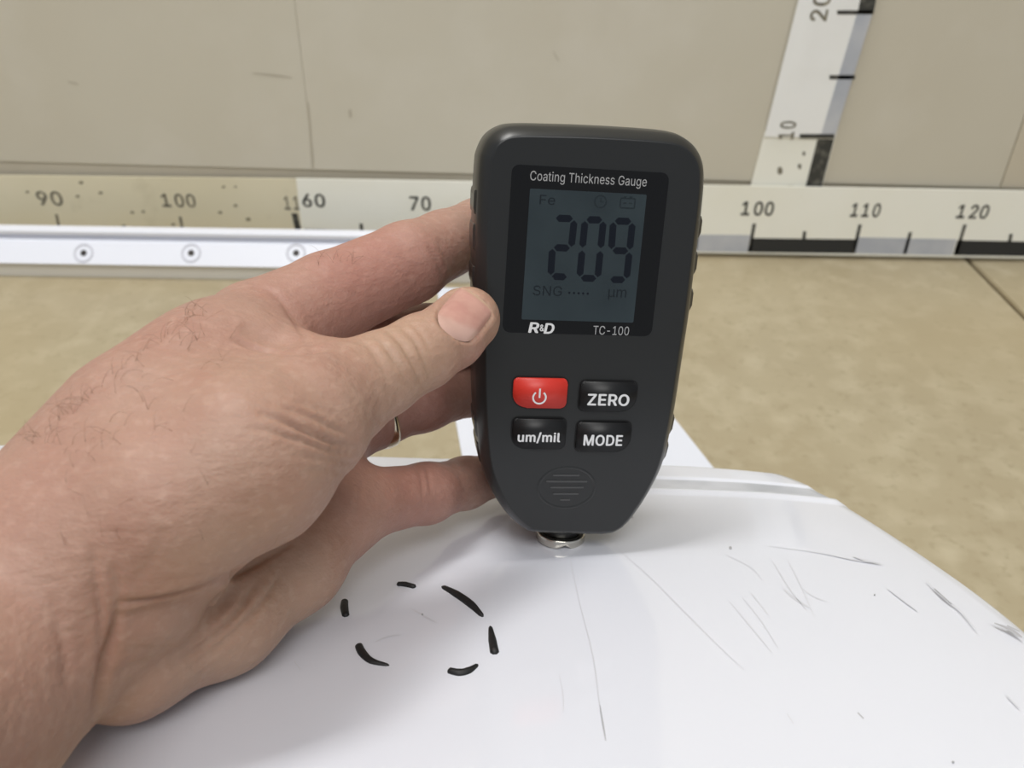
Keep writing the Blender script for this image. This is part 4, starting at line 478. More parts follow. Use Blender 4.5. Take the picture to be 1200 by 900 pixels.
for q in (0.3, 0.7):
    u, v = a[0] + (b[0] - a[0]) * q, (a[1] + b[1]) / 2
    loop_stroke('battery_sign', [(u - .45, v), (u + .45, v)], 0.15, -0.34, m_seg_f, lcd, False)
    u2 = a[0] + (b[0] - a[0]) * q
    loop_stroke('battery_pole', [(u2 - .4, a[1] - .35), (u2 + .4, a[1] - .35)], 0.2, -0.34, m_seg_f, lcd, False)
# buttons
def button(name, corners, radii, m, label):
    plate('button_well', corners, radii, 0.06, 0.0, m_well, g, grow=0.45)
    b_ = plate(name, corners, radii, 1.1, 0.05, m, g, 0.42, True, seg=3)
    b_['label'] = label; return b_
sm_, bg = 1.5, 4.2
bp_ = button('power_button', [(600.5, 441.5), (664.5, 443.5), (663, 478), (601, 476)], [sm_, sm_, sm_, bg], m_red, 'red power button')
bz = button('button', [(679.5, 445), (746, 448), (743.5, 482), (678.5, 479)], [sm_, sm_, bg, sm_], m_black, 'black button marked ZERO')
bu = button('button', [(600, 488.5), (662, 491), (661.5, 526), (600, 523)], [sm_, sm_, sm_, bg], m_black, 'black button marked um/mil')
bo = button('button', [(675, 493), (738.5, 495), (737, 529), (675, 527)], [sm_, sm_, bg, sm_], m_black, 'black button marked MODE')
gtext('ZERO', 687.5, 460.3, 736.5, 474.2, -1.08, m_white, bz, 0.026); gtext('um/mil', 606, 505, 656, 518, -1.08, m_white, bu, 0.026); gtext('MODE', 683, 508, 728.5, 521, -1.08, m_white, bo, 0.026)
pc = fp(631.5, 464.5)
arc = [(pc[0] + 1.85 * math.cos(a), pc[1] + 1.85 * math.sin(a)) for a in np.linspace(math.radians(-52), math.radians(232), 24)]
loop_stroke('power_symbol', arc, 0.25, -1.08, m_white, bp_, False)
loop_stroke('power_symbol', [(pc[0], pc[1] - 2.7), (pc[0], pc[1] + .1)], 0.25, -1.08, m_white, bp_, False)
# moulded ring and arrow lines above the probe
lc = fp(664, 571.5)
E2 = [(lc[0] + 8.6 * math.cos(a), lc[1] + 6.6 * math.sin(a)) for a in np.linspace(0, 2 * math.pi, 49)[:-1]]
V, Fc = [], []
for i, p in enumerate(E2):
    dn = np.array([math.cos(2 * math.pi * i / 48), math.sin(2 * math.pi * i / 48)])
    for q, h in ((-.5, 0.02), (-.2, -.13), (.2, -.13), (.5, 0.02)): V.append(gl(p[0] + dn[0] * q, p[1] + dn[1] * q, h))
for i in range(48):
    for j in range(3): Fc.append((i * 4 + j, ((i + 1) % 48) * 4 + j, ((i + 1) % 48) * 4 + j + 1, i * 4 + j + 1))
fix_normals(mesh('moulded_ring', V, Fc, m_body, g, True))
for x0, x1, y in ((648, 679, 556.8), (640, 688, 564), (645, 684, 571), (648, 678, 578.5), (656.5, 668, 585.5)):
    a, b = fp(x0, y), fp(x1, y + 0.6)
    prism('moulded_line', rrect(a[0], a[1] - .3, b[0], a[1] + .3, [.25] * 4, 2), 0.3, m_line, g, flat(0.02), 0.12)
# probe: neck and notched nickel foot
def lathe(name, prof, m, notch=False, N_=64):
    V, Fc = [], []
    for k, (r, z) in enumerate(prof):
        for i in range(N_):
            a = 2 * math.pi * i / N_; x, y = r * math.cos(a), r * math.sin(a); zz = z
            if notch and k >= notch:
                zz += max(0, 1.35 - abs(x) * 0.55) * (1 if r > 3 else 0)
            V.append((x / 1000, y / 1000, zz / 1000))
    for k in range(len(prof) - 1):
        for i in range(N_): Fc.append((k * N_ + i, k * N_ + (i + 1) % N_, (k + 1) * N_ + (i + 1) % N_, (k + 1) * N_ + i))
    Fc += [list(range(N_)), list(range((len(prof) - 1) * N_, len(prof) * N_))[::-1]]
    return fix_normals(mesh(name, V, Fc, m, g, True))
lathe('probe_neck', [(6.6, 12), (6.6, 3.6), (6.2, 3.2), (5.0, 3.1)], m_neck)
lathe('probe_foot', [(5.0, 3.0), (7.2, 3.1), (7.7, 2.8), (7.8, 2.5), (7.8, 0.5), (7.6, 0.1), (7.2, 0.0), (4.5, 0.0), (1.0, 0.6)], m_nickel, notch=4)

# ---------------------------------------------------------------- white car panel
m_panel = mat('white_gloss_lacquer', (225, 227, 235), 0.10, coat=0.5, spec=0.5, noise=[(5, (219, 222, 231), 0.45, 0.75, 3)])
m_crease_refl = mat('painted_crease_reflection', (176, 179, 185), 0.35, noise=[(40, (206, 208, 214), 0.4, 0.7, 3)])  # dark reflection along the rear crease, painted as grey colour
m_scr = mat('scratch_grey', (206, 207, 213), 0.3)
m_scr_d = mat('scratch_dark', (176, 176, 180), 0.4)
m_blk = mat('black_mark', (22, 22, 23), 0.55, bump=(900, 0.3, 0.0004))
e1 = np.array([1.0, 0, 0]); e2 = np.cross(e1, pn); e2 /= np.linalg.norm(e2)
if e2[2] < 0: e2 = -e2
RH = 0.9
def pl2(x, y, h=0.0):
    q = on_panel(x, y, h) - foot; return np.array([q @ e1, q @ e2])
def pw(a, b, h): return world(foot + a * e1 + b * e2 - h * pn)
Lr, Rr = pl2(0, 519.5, RH), pl2(910, 547, RH)
edge = np.array([pl2(910, 547, RH), pl2(938, 556, RH), pl2(970, 571, RH * .6)] + [pl2(x, y) for x, y in ((1002, 589), (1050, 618), (1100, 650.5), (1150, 685), (1200, 724), (1250, 768), (1290, 815), (1320, 870), (1340, 950), (1345, 1060))])
edge = spline(edge, 5)
tt = np.linspace(0, 1, len(edge))
def rear(a): return Lr[1] + (Rr[1] - Lr[1]) * (a - Lr[0]) / (Rr[0] - Lr[0])
rows = [0.0, 0.6, 1.5, 3.0]            # mm in from the rear edge, then the groove
pts_groove = {0.0: -1.6, 0.6: -0.7, 1.5: -0.25, 3.0: 0}
bnd = edge[:, 1]; bmin = edge[-1, 1]
XL = -260.0
def groove(d):      # d = distance in from the rear edge (mm): rolled edge, raised band, shallow bead, step down
    st = lambda a, b: (lambda t: t * t * (3 - 2 * t))(min(max((d - a) / (b - a), 0), 1))
    return RH * (1 - st(24, 28)) - 0.8 * st(12.5, 14.5) * (1 - st(22.0, 23.5)) - 1.6 * math.exp(-(d / 1.2) ** 2)
dl = list(np.arange(0, 4, 0.5)) + list(np.arange(4, 32, 0.5)) + list(np.linspace(32, 175, 40))
cols = np.concatenate([np.linspace(0, 0.9, 60), np.linspace(0.9, 1, 14)[1:]])
V, Fc = [], []; nc = len(cols)
order = np.argsort(bnd)
for d in dl:
    # right limit for this row: where the line parallel to the rear edge meets the curved edge
    f = edge[:, 1] - (rear(edge[:, 0]) - d)
    idx = np.where((f[:-1] >= 0) & (f[1:] < 0))[0]
    i = idx[0] if len(idx) else 0
    t = f[i] / (f[i] - f[i + 1]) if len(idx) else 0.0
    xr = edge[i, 0] + (edge[i + 1, 0] - edge[i, 0]) * t
    for c in cols:
        a = XL + (xr - XL) * c; b = rear(a) - d; q = xr - a
        h = groove(d) - 1.6 * math.exp(-(q / 1.3) ** 2) - 2.2 * max(0, 1 - q / 45) ** 2
        V.append(pw(a, b, h))
nr = len(dl)
for r in range(nr - 1):
    for c in range(nc - 1): Fc.append((r * nc + c, r * nc + c + 1, (r + 1) * nc + c + 1, (r + 1) * nc + c))
# down-turned flanges to the floor
ring = [(0, c) for c in range(nc)] + [(r, nc - 1) for r in range(1, nr)] + [(nr - 1, c) for c in range(nc - 2, -1, -1)] + [(r, 0) for r in range(nr - 2, 0, -1)]
ids = [r * nc + c for r, c in ring]
i0 = len(V); V += [(V[i][0], V[i][1], 0.0) for i in ids]
for k in range(len(ids)): Fc.append((ids[k], ids[(k + 1) % len(ids)], i0 + (k + 1) % len(ids), i0 + k))
pb = world(foot); pb[2] = 0.0
panel = mesh('car_panel', V, Fc, m_panel, None, True, loc=pb); fix_normals(panel)
panel.data.materials.append(m_crease_refl)  # grey band of faces carries the painted reflection, same panel
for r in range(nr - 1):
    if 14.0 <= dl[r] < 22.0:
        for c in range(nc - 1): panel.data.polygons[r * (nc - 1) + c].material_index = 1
tag(panel, label='large glossy white car body panel with curved edge under the hand and gauge', cat='car panel')
bm = bmesh.new(); bm.from_mesh(panel.data)
for ed in bm.edges:
    if len(ed.link_faces) == 2 and ed.calc_face_angle(0) > 0.7: ed.smooth = False
bm.to_mesh(panel.data); bm.free()
def scratch(P, wpx, m):
    P = spline(P, 4) if len(P) > 2 else np.array(P, float)
    N_ = len(P); V = []
    for i, p in enumerate(P):
        T = P[min(i + 1, N_ - 1)] - P[max(i - 1, 0)]; T /= np.linalg.norm(T); nn = np.array([-T[1], T[0]]) * wpx / 2 * (0.25 + 0.75 * math.sin(math.pi * (i + .5) / N_))
        for s in (1, -1):
            q = p + s * nn; V.append(world(on_panel(q[0], q[1], 0.05)) - pb)
    mesh('scratch', V, [(2 * i, 2 * i + 1, 2 * i + 3, 2 * i + 2) for i in range(N_ - 1)], m, panel)
for P, wd, m in (
    ([(668, 655), (680, 710), (695, 770), (703, 830), (709, 868)], 1.6, m_scr), ([(703, 826), (707, 850), (710, 868)], 1.8, m_scr_d),
    ([(720, 640), (760, 675), (800, 715), (840, 755), (872, 785)], 1.3, m_scr), ([(900, 640), (960, 648), (1000, 656), (1035, 661)], 1.2, m_scr),
    ([(905, 657), (925, 690), (945, 715)], 1.6, m_scr), ([(922, 655), (940, 690), (955, 725)], 1.2, m_scr), ([(918, 690), (932, 702), (948, 712)], 3.0, m_scr),
    ([(855, 705), (880, 735), (905, 765)], 1.4, m_scr), ([(870, 700), (892, 728), (912, 760)], 1.2, m_scr), ([(880, 695), (900, 720)], 1.5, m_scr),
    ([(1085, 680), (1105, 700), (1125, 715), (1145, 740)], 1.6, m_scr), ([(1095, 690), (1115, 708)], 2.4, m_scr_d), ([(1165, 730), (1185, 738), (1198, 747)], 3.0, m_scr_d), ([(1180, 733), (1195, 740)], 2.0, m_scr_d),
    ([(1000, 652), (1015, 657), (1032, 661)], 1.8, m_scr), ([(850, 650), (880, 665), (893, 680)], 1.0, m_scr), ([(655, 790), (660, 815), (660, 835)], 1.2, m_scr),
    ([(1005, 835), (1012, 842)], 2.0, m_scr_d), ([(922, 836), (930, 848)], 1.6, m_scr), ([(440, 752), (455, 746), (470, 744)], 1.6, m_scr), ([(480, 712), (497, 722), (512, 730)], 2.0, m_scr),
    ([(940, 690), (955, 700), (970, 705)], 1.2, m_scr), ([(1040, 690), (1060, 705), (1075, 716)], 1.4, m_scr), ([(1180, 815), (1195, 830)], 1.4, m_scr), ([(345, 775), (352, 785)], 1.5, m_scr)):
    scratch(P, wd, m)
def speck(x, y, r, m):
    V = [world(on_panel(x + r * math.cos(a) * .9, y + r * math.sin(a), 0.06)) - pb for a in np.linspace(0, 2 * math.pi, 9)[:-1]] + [world(on_panel(x, y, 0.35)) - pb]
    mesh('paint_chip', V, [(i, (i + 1) % 8, 8) for i in range(8)], m, panel)
for x, y, r in ((856, 642, 2.2), (495, 720, 1.4), (741, 606, 1.2), (1025, 697, 1.2), (1117, 893, 1.8)): speck(x, y, r, m_scr_d)
# six black dabs in a broken circle round the measured spot
def dab(P, radii, label):
    P = spline(P, 5); N_ = len(P); R_ = np.interp(np.linspace(0, 1, N_), np.linspace(0, 1, len(radii)), radii)
    C3 = [on_panel(p[0], p[1]) for p in P]; base = world(C3[N_ // 2]); V = []; K = 9
    for i, c in enumerate(C3):
        T = C3[min(i + 1, N_ - 1)] - C3[max(i - 1, 0)]; T /= np.linalg.norm(T); nn = np.cross(T, pn); r = R_[i] * c[2] / F
        if i in (0, N_ - 1): r *= 0.45
        for k in range(K):
            a = math.pi * k / (K - 1); V.append(world(c + nn * r * math.cos(a) - pn * (r * 0.95 * math.sin(a) + 0.02)) - base)
    Fc = [(i * K + k, i * K + k + 1, (i + 1) * K + k + 1, (i + 1) * K + k) for i in range(N_ - 1) for k in range(K - 1)]
    Fc += [(i * K, (i + 1) * K, (i + 1) * K + K - 1, i * K + K - 1) for i in range(N_ - 1)] + [list(range(K)), list(range((N_ - 1) * K, N_ * K))[::-1]]
    o = mesh('black_dab', V, Fc, m_blk, None, True, loc=None); o.location = base; fix_normals(o)
    tag(o, label=label, cat='mark', group='black dabs in a broken circle on the panel')
dab([(404, 704), (403.5, 712), (405.5, 723)], [4, 4.8, 4.2], 'short upright black dab nearest the palm, leftmost of the ring')
dab([(465, 685), (475, 685.5), (487, 688.5)], [3.2, 4.0, 3.4], 'short flat black dab at the top of the ring')
dab([(518, 687.5), (535, 697), (552, 709), (566, 723)], [2.6, 5.0, 5.2, 2.4], 'longest black dab, straight and slanting down right')
dab([(574.5, 734), (577, 750), (580, 767)], [1.9, 4.8, 5.6], 'wedge shaped black dab rightmost in the ring, thick at its foot')
dab([(420, 756), (425, 766), (436, 775.5), (456, 780)], [4.6, 5.2, 4.4, 1.8], 'curved black dab at lower left of the ring, tapering to the right')
dab([(525, 786), (538, 789), (549, 786.5), (560, 779)], [4.4, 5.4, 5.0, 2.0], 'curved black dab at the bottom of the ring, upturned to the right')

# ---------------------------------------------------------------- the hand: one implicit surface, meshed
def P_(t): return px(t[0], t[1], t[2]), t[3]
def cone(a, b, flat_=None): return ('c', *P_(a), *P_(b), flat_)
def ev(prim, X):
    _, a, ra, b, rb, fl_ = prim
    q = X - a.astype(np.float32); ba = (b - a).astype(np.float32)
    if fl_ is not None:
        fd, fs = fl_; fd = np.asarray(fd, np.float32); fd = fd / np.linalg.norm(fd)
        q = q + (fs - 1) * (q @ fd)[..., None] * fd; ba = ba + (fs - 1) * (ba @ fd) * fd
    t = np.clip((q @ ba) / max(float(ba @ ba), 1e-6), 0, 1)
    return np.linalg.norm(q - t[..., None] * ba, axis=-1) - (ra + (rb - ra) * t)
def smin(a, b, k):
    h = np.maximum(k - np.abs(a - b), 0) / k; return np.minimum(a, b) - h * h * k * 0.25
def chain(pts, X, k=3.0):
    d = None
    for a, b in zip(pts[:-1], pts[1:]):
        e_ = ev(cone(a, b), X); d = e_ if d is None else smin(d, e_, k)
    return d
WRIST = (47, 700, 180, 25.4)
DORSUM = [[(-560, 1180, 90, 26), (-260, 955, 128, 25), (-100, 832, 155, 25.2), WRIST, (120, 632, 184, 25), (195, 528, 193, 22)],
          [(195, 528, 193, 22), (262, 448, 210, 17.5), (303, 396, 226, 15)],
          [(150, 610, 196, 20), (290, 505, 222, 17), (335, 440, 243, 15)],
          [(262, 450, 205, 15), (345, 440, 205, 9)]]
THUMB = [[(120, 640, 178, 20), (200, 590, 174, 18), (290, 535, 181, 19.5), (355, 492, 190, 15), (392, 465, 199, 12.6), (443, 440, 206, 10.2), (495, 412, 214, 9.3), (528, 393, 221, 8.7), (548, 374, 226, 8.6)]]
INDEX = [(303, 396, 226, 15), (385, 350, 240, 12.8), (478, 308, 254, 12.0), (520, 287, 266, 10.4), (562, 271, 278, 10.4), (612, 264, 277, 9.4), (665, 268, 273, 8.4)]
MIDDLE = [(335, 445, 243, 14), (420, 418, 258, 12), (500, 397, 272, 10.5), (590, 383, 288, 9.6), (650, 375, 283, 8.4)]
RING = [(370, 512, 243, 13), (440, 484, 264, 10.4), (495, 467, 274, 10.2), (553, 453, 290, 9.5), (620, 446, 293, 9), (665, 446, 288, 8.2)]
PINKY = [(396, 603, 236, 11.5), (426, 590, 242, 10), (500, 578, 262, 8.9), (545, 566, 280, 8.1), (590, 554, 294.5, 7.2), (622, 550, 294.5, 6.6)]
PALM = [[(55, 702, 188, 20), (150, 768, 188, 13), (260, 722, 205, 13), (345, 660, 222, 12), (392, 605, 235, 11.5)],
        [(150, 735, 202, 13), (270, 655, 222, 14), (350, 595, 238, 11)],
        [(335, 500, 240, 15), (380, 530, 242, 9.5), (388, 600, 238, 10.5)],
        [(240, 560, 222, 17), (330, 540, 238, 13)]]
def hand_sdf(X):
    d = None
    for c in DORSUM:
        e_ = chain(c, X, 8); d = e_ if d is None else smin(d, e_, 14)
    th = chain(THUMB[0], X, 2.2)
    d = smin(d, th, 9)
    p = None
    for c in PALM:
        e_ = chain(c, X, 6); p = e_ if p is None else smin(p, e_, 9)
    fg = chain(INDEX, X, 2.2)
    for c in (MIDDLE, RING, PINKY): fg = smin(fg, chain(c, X, 3.5), 0.8)
    p = smin(p, fg, 4)
    return smin(d, p, 2.0)
HS = 0.7
lo = np.array([-150., -70., 98.]); hi = np.array([24., 115., 306.])
ns = np.ceil((hi - lo) / HS).astype(int) + 1
Fd = np.empty(ns, np.float32)
ys = (lo[1] + HS * np.arange(ns[1])).astype(np.float32); zs = (lo[2] + HS * np.arange(ns[2])).astype(np.float32)
for i0_ in range(0, ns[0], 24):
    xs_ = (lo[0] + HS * np.arange(i0_, min(i0_ + 24, ns[0]))).astype(np.float32)
    X = np.stack(np.meshgrid(xs_, ys, zs, indexing='ij'), -1); Fd[i0_:i0_ + len(xs_)] = hand_sdf(X)
for k in range(3):            # close the forearm where it ends outside the picture
    e_ = [slice(None)] * 3; e_[k] = [0, -1]; Fd[tuple(e_)] = 1.0
def surface_nets(Fd, lo, h):
    s = Fd < 0; c = np.zeros(np.array(Fd.shape) - 1, np.int8)
    for dx in (0, 1):
        for dy in (0, 1):
            for dz in (0, 1): c += s[dx:Fd.shape[0] - 1 + dx, dy:Fd.shape[1] - 1 + dy, dz:Fd.shape[2] - 1 + dz]
    act = (c > 0) & (c < 8); I = np.argwhere(act); idx = -np.ones(act.shape, np.int64); idx[act] = np.arange(len(I))
    corn = np.array([(a, b, d) for a in (0, 1) for b in (0, 1) for d in (0, 1)])
    val = np.stack([Fd[I[:, 0] + q[0], I[:, 1] + q[1], I[:, 2] + q[2]] for q in corn], 1)
    acc = np.zeros((len(I), 3)); cnt = np.zeros(len(I))
    for a in range(8):
        for b in range(a + 1, 8):
            if np.abs(corn[a] - corn[b]).sum() != 1: continue
            m_ = (val[:, a] < 0) != (val[:, b] < 0); t = np.where(m_, val[:, a] / np.where(m_, val[:, a] - val[:, b], 1), 0)
            acc += np.where(m_[:, None], corn[a] + t[:, None] * (corn[b] - corn[a]), 0); cnt += m_
    V = lo + (I + acc / cnt[:, None]) * h; Q = []
    for ax in range(3):
        o1, o2 = [(1, 2), (2, 0), (0, 1)][ax]
        sl0 = [slice(None)] * 3; sl1 = [slice(None)] * 3; sl0[ax] = slice(0, -1); sl1[ax] = slice(1, None)
        ch_ = s[tuple(sl0)] != s[tuple(sl1)]; E_ = np.argwhere(ch_)
        ok = (E_[:, o1] > 0) & (E_[:, o2] > 0) & (E_[:, o1] < act.shape[o1]) & (E_[:, o2] < act.shape[o2]); E_ = E_[ok]
        def at(a, b):
            q = E_.copy(); q[:, o1] += a; q[:, o2] += b; return idx[q[:, 0], q[:, 1], q[:, 2]]
        q = np.stack([at(-1, -1), at(0, -1), at(0, 0), at(-1, 0)], 1)
        flip = ~s[tuple(E_.T)]; q[flip] = q[flip][:, ::-1]; Q.append(q)
    return V, np.concatenate(Q)
HV, HQ = surface_nets(Fd, lo, HS)
def hgrad(P):
    P = np.asarray(P, np.float32); g_ = np.zeros_like(P)
    for k in range(3):
        d = np.zeros(3, np.float32); d[k] = 0.5; g_[:, k] = hand_sdf(P + d) - hand_sdf(P - d)
    return g_ / np.maximum(np.linalg.norm(g_, axis=1), 1e-6)[:, None]
HN = hgrad(HV)
def proj(P): return np.stack([600 + F * P[:, 0] / P[:, 2], 450 + F * P[:, 1] / P[:, 2]], 1)
def seg_dist(Q, P, along=False):
    """distance to a polyline; along also gives the place of the nearest point along it, 0..1"""
    P = np.asarray(P, float); d = np.full(len(Q), 1e9); tp = np.zeros(len(Q)); n_ = len(P) - 1
    for i, (a, b) in enumerate(zip(P[:-1], P[1:])):
        ba = b - a; t = np.clip(((Q - a) @ ba) / (ba @ ba), 0, 1); e_ = np.linalg.norm(Q - a - t[:, None] * ba, axis=1)
        m_ = e_ < d; d[m_] = e_[m_]; tp[m_] = (i + t[m_]) / n_
    return (d, tp) if along else d
def trace(pts):
    """first point of the hand's surface seen along each pixel's ray"""
    D = np.array([px(x, y, 1.0) for x, y in pts]); D /= np.linalg.norm(D, axis=1)[:, None]; t = np.full(len(D), 120.0)
    for _ in range(70): t = t + 0.8 * hand_sdf((D * t[:, None]).astype(np.float32))
    return D * t[:, None]
CREASE = [  # polyline in the picture, depth mm, half width px, depth band of the surface it lies on
    ([(440, 392), (455, 410), (470, 432), (481, 452)], 0.55, 3.2), ([(452, 386), (470, 402), (486, 428), (494, 450)], 0.7, 3.2), ([(466, 380), (484, 396), (497, 420), (503, 440)], 0.5, 3.0),
    ([(478, 374), (494, 392), (506, 414)], 0.35, 2.6), ([(430, 402), (444, 424), (456, 446)], 0.3, 3.0),
    ([(300, 482), (335, 494), (368, 509), (395, 520), (420, 523)], 1.3, 3.2), ([(322, 508), (355, 516), (390, 529), (420, 530)], 0.8, 2.8), ([(325, 476), (360, 486), (392, 502), (420, 512)], 0.6, 2.8), ([(340, 534), (375, 537), (416, 543)], 0.35, 3), ([(290, 500), (325, 508), (350, 520)], 0.3, 2.8), ([(352, 552), (385, 551), (412, 555)], 0.25, 3), ([(345, 470), (375, 480), (400, 494)], 0.3, 2.6),
    ([(300, 330), (330, 352), (352, 385), (366, 408)], 0.6, 4.0), ([(286, 322), (310, 345)], 0.3, 5),
    ([(500, 285), (513, 306), (522, 330)], 0.5, 3.2), ([(511, 278), (522, 300), (530, 318)], 0.4, 3.0),
    ([(488, 545), (494, 560), (496, 585)], 0.4, 2.6), ([(497, 542), (503, 560), (505, 580)], 0.35, 2.6),
    ([(280, 384), (305, 394), (330, 400), (365, 401)], 1.3, 11), ([(272, 396), (292, 404), (318, 410), (350, 412), (400, 407)], 1.5, 3.0),
    ([(136, 726), (175, 724), (225, 716), (285, 696)], 2.0, 13), ([(134, 707), (160, 706), (190, 702), (230, 691), (285, 668), (335, 640)], 1.6, 4),
    ([(128, 660), (138, 690), (136, 708)], 0.7, 5), ([(105, 640), (112, 690), (118, 730), (116, 770)], 1.1, 5), ([(138, 706), (133, 740), (120, 790), (112, 846)], 1.8, 6), ([(60, 700), (75, 760), (78, 810)], 0.5, 7),
    ([(150, 690), (175, 660), (190, 625)], 0.3, 7), ([(95, 650), (104, 700), (106, 740)], 0.3, 5),
    ([(300, 680), (280, 715), (240, 755), (205, 780)], 1.0, 4), ([(328, 668), (312, 700), (270, 745), (225, 780)], 0.9, 4), ([(160, 718), (190, 712), (230, 700), (262, 694)], 0.5, 5), ([(130, 792), (160, 780), (185, 772)], 0.5, 4),
    ([(426, 560), (420, 590), (408, 625)], 0.3, 3)]
pj = proj(HV); facing = (HN * HV).sum(1) < 0
vis = trace(np.array([[0, 0]])) if False else None
for P, dep, hw in CREASE:
    Ps = spline(P, 6); T3 = trace(Ps); zz = T3[:, 2]
    sel = np.where(facing & (pj[:, 0] > Ps[:, 0].min() - 30) & (pj[:, 0] < Ps[:, 0].max() + 30) & (pj[:, 1] > Ps[:, 1].min() - 30) & (pj[:, 1] < Ps[:, 1].max() + 30) & (HV[:, 2] > zz.min() - 9) & (HV[:, 2] < zz.max() + 9))[0]
    d, tp = seg_dist(pj[sel], Ps, True); k = np.exp(-(d / hw) ** 2) - 0.15 * np.exp(-((d - 2.4 * hw) / (1.4 * hw)) ** 2)
    HV[sel] -= HN[sel] * (dep * k * np.sin(np.pi * np.clip(tp, 0, 0.93)) ** 0.8)[:, None]
# nail: outline in the picture, laid on the thumb
NC = np.array([544., 369.]); na = np.array([0.62, -0.785]); nb = np.array([0.785, 0.62])     # towards the tip / across
def nail_pt(s, t): return NC + na * s * 28 + nb * t * 27
def superell(s, t): 
    m_ = max(abs(s), abs(t))
    if m_ < 1e-6: return s, t
    r = (abs(s) ** 3.2 + abs(t) ** 3.2) ** (1 / 3.2); return s / r * m_, t / r * m_
G_ = 25; npx = []
for i in range(G_):
    for j in range(G_): npx.append(nail_pt(*superell(2 * i / (G_ - 1) - 1, 2 * j / (G_ - 1) - 1)))
NT = trace(np.array(npx)); NN = hgrad(NT)
ringp = np.array([nail_pt(*superell(math.cos(a) / max(abs(math.cos(a)), abs(math.sin(a))), math.sin(a) / max(abs(math.cos(a)), abs(math.sin(a))))) for a in np.linspace(0, 2 * math.pi, 60)])
sel = np.where(facing & (np.abs(pj - NC).max(1) < 60) & (HV[:, 2] < 232))[0]
d = seg_dist(pj[sel], ringp); q = (pj[sel] - NC); s_ = (q @ na) / 28; t_ = (q @ nb) / 27; ins = (np.abs(s_) ** 3.2 + np.abs(t_) ** 3.2) < 1
k = np.where(ins, -0.45, 0.0) - 0.25 * np.exp(-(d / 2.0) ** 2) + np.where(~ins & (s_ < 0.75), 0.4 * np.exp(-((d - 5) / 4.0) ** 2), 0)
HV[sel] += HN[sel] * k[:, None]

def skin_material():
    m = bpy.data.materials.new('skin'); m.use_nodes = True; nt = m.node_tree; N, L = nt.nodes, nt.links; b = N['Principled BSDF']
    tc = N.new('ShaderNodeTexCoord'); at = N.new('ShaderNodeAttribute'); at.attribute_name = 'tint'
    def noise(sc, det, lo_, hi_):
        t = N.new('ShaderNodeTexNoise'); t.inputs['Scale'].default_value = sc; t.inputs['Detail'].default_value = det; L.new(tc.outputs['Object'], t.inputs['Vector'])
        r = N.new('ShaderNodeMapRange'); r.inputs[1].default_value = lo_; r.inputs[2].default_value = hi_; L.new(t.outputs['Fac'], r.inputs[0]); return t, r.outputs[0]
    def mix(f, a, b_):
        mx = N.new('ShaderNodeMix'); mx.data_type = 'RGBA'; L.new(f, mx.inputs['Factor'])
        if isinstance(a, tuple): mx.inputs['A'].default_value = a
        else: L.new(a, mx.inputs['A'])
        if isinstance(b_, tuple): mx.inputs['B'].default_value = b_
        else: L.new(b_, mx.inputs['B'])
        return mx.outputs['Result']
    c = (*lin((172, 142, 126)), 1)
    _, f1 = noise(60, 4, 0.35, 0.75); c1 = mix(f1, c, (*lin((166, 129, 114)), 1))
    _, f2 = noise(420, 3, 0.5, 0.8); c2 = mix(f2, c1, (*lin((184, 154, 138)), 1))
    sx_ = N.new('ShaderNodeSeparateColor'); L.new(at.outputs['Color'], sx_.inputs[0])
    c3 = mix(sx_.outputs[0], c2, (*lin((172, 108, 96)), 1))
    c4 = mix(sx_.outputs[1], c3, (*lin((184, 156, 124)), 1))
    L.new(c4, b.inputs['Base Color'])
    b.inputs['Roughness'].default_value = 0.5; b.inputs['Specular IOR Level'].default_value = 0.35
    b.inputs['Subsurface Weight'].default_value = 0.2; b.inputs['Subsurface Radius'].default_value = (1, 0.35, 0.2); b.inputs['Subsurface Scale'].default_value = 0.003
    v = N.new('ShaderNodeTexVoronoi'); v.feature = 'DISTANCE_TO_EDGE'; v.inputs['Scale'].default_value = 900; L.new(tc.outputs['Object'], v.inputs['Vector'])
    t, _ = noise(250, 5, 0, 1)
    b1 = N.new('ShaderNodeBump'); b1.inputs['Strength'].default_value = 0.22; b1.inputs['Distance'].default_value = 0.0004; L.new(v.outputs['Distance'], b1.inputs['Height'])
    b2 = N.new('ShaderNodeBump'); b2.inputs['Strength'].default_value = 0.25; b2.inputs['Distance'].default_value = 0.0012; L.new(t.outputs['Fac'], b2.inputs['Height']); L.new(b1.outputs[0], b2.inputs['Normal'])
    mp = N.new('ShaderNodeMapping'); mp.inputs['Rotation'].default_value = (0.3, 0.45, 0.2); mp.inputs['Scale'].default_value = (130, 420, 520); L.new(tc.outputs['Object'], mp.inputs['Vector'])
    t3 = N.new('ShaderNodeTexNoise'); t3.inputs['Scale'].default_value = 1.0; t3.inputs['Detail'].default_value = 3; L.new(mp.outputs[0], t3.inputs['Vector'])
    b3 = N.new('ShaderNodeBump'); b3.inputs['Strength'].default_value = 0.3; b3.inputs['Distance'].default_value = 0.0012; L.new(t3.outputs['Fac'], b3.inputs['Height']); L.new(b2.outputs[0], b3.inputs['Normal'])
    L.new(b3.outputs[0], b.inputs['Normal']); return m
m_skin = skin_material()
HW = (M3 @ HV.T).T / 1000 + CAM
hb = world(px(*WRIST[:3]))
hand = mesh('hand', HW, HQ, m_skin, None, True, loc=hb)
fix_normals(hand)
tag(hand, label='left hand of a fair skinned person reaching in from the left, gripping the gauge', cat='hand')
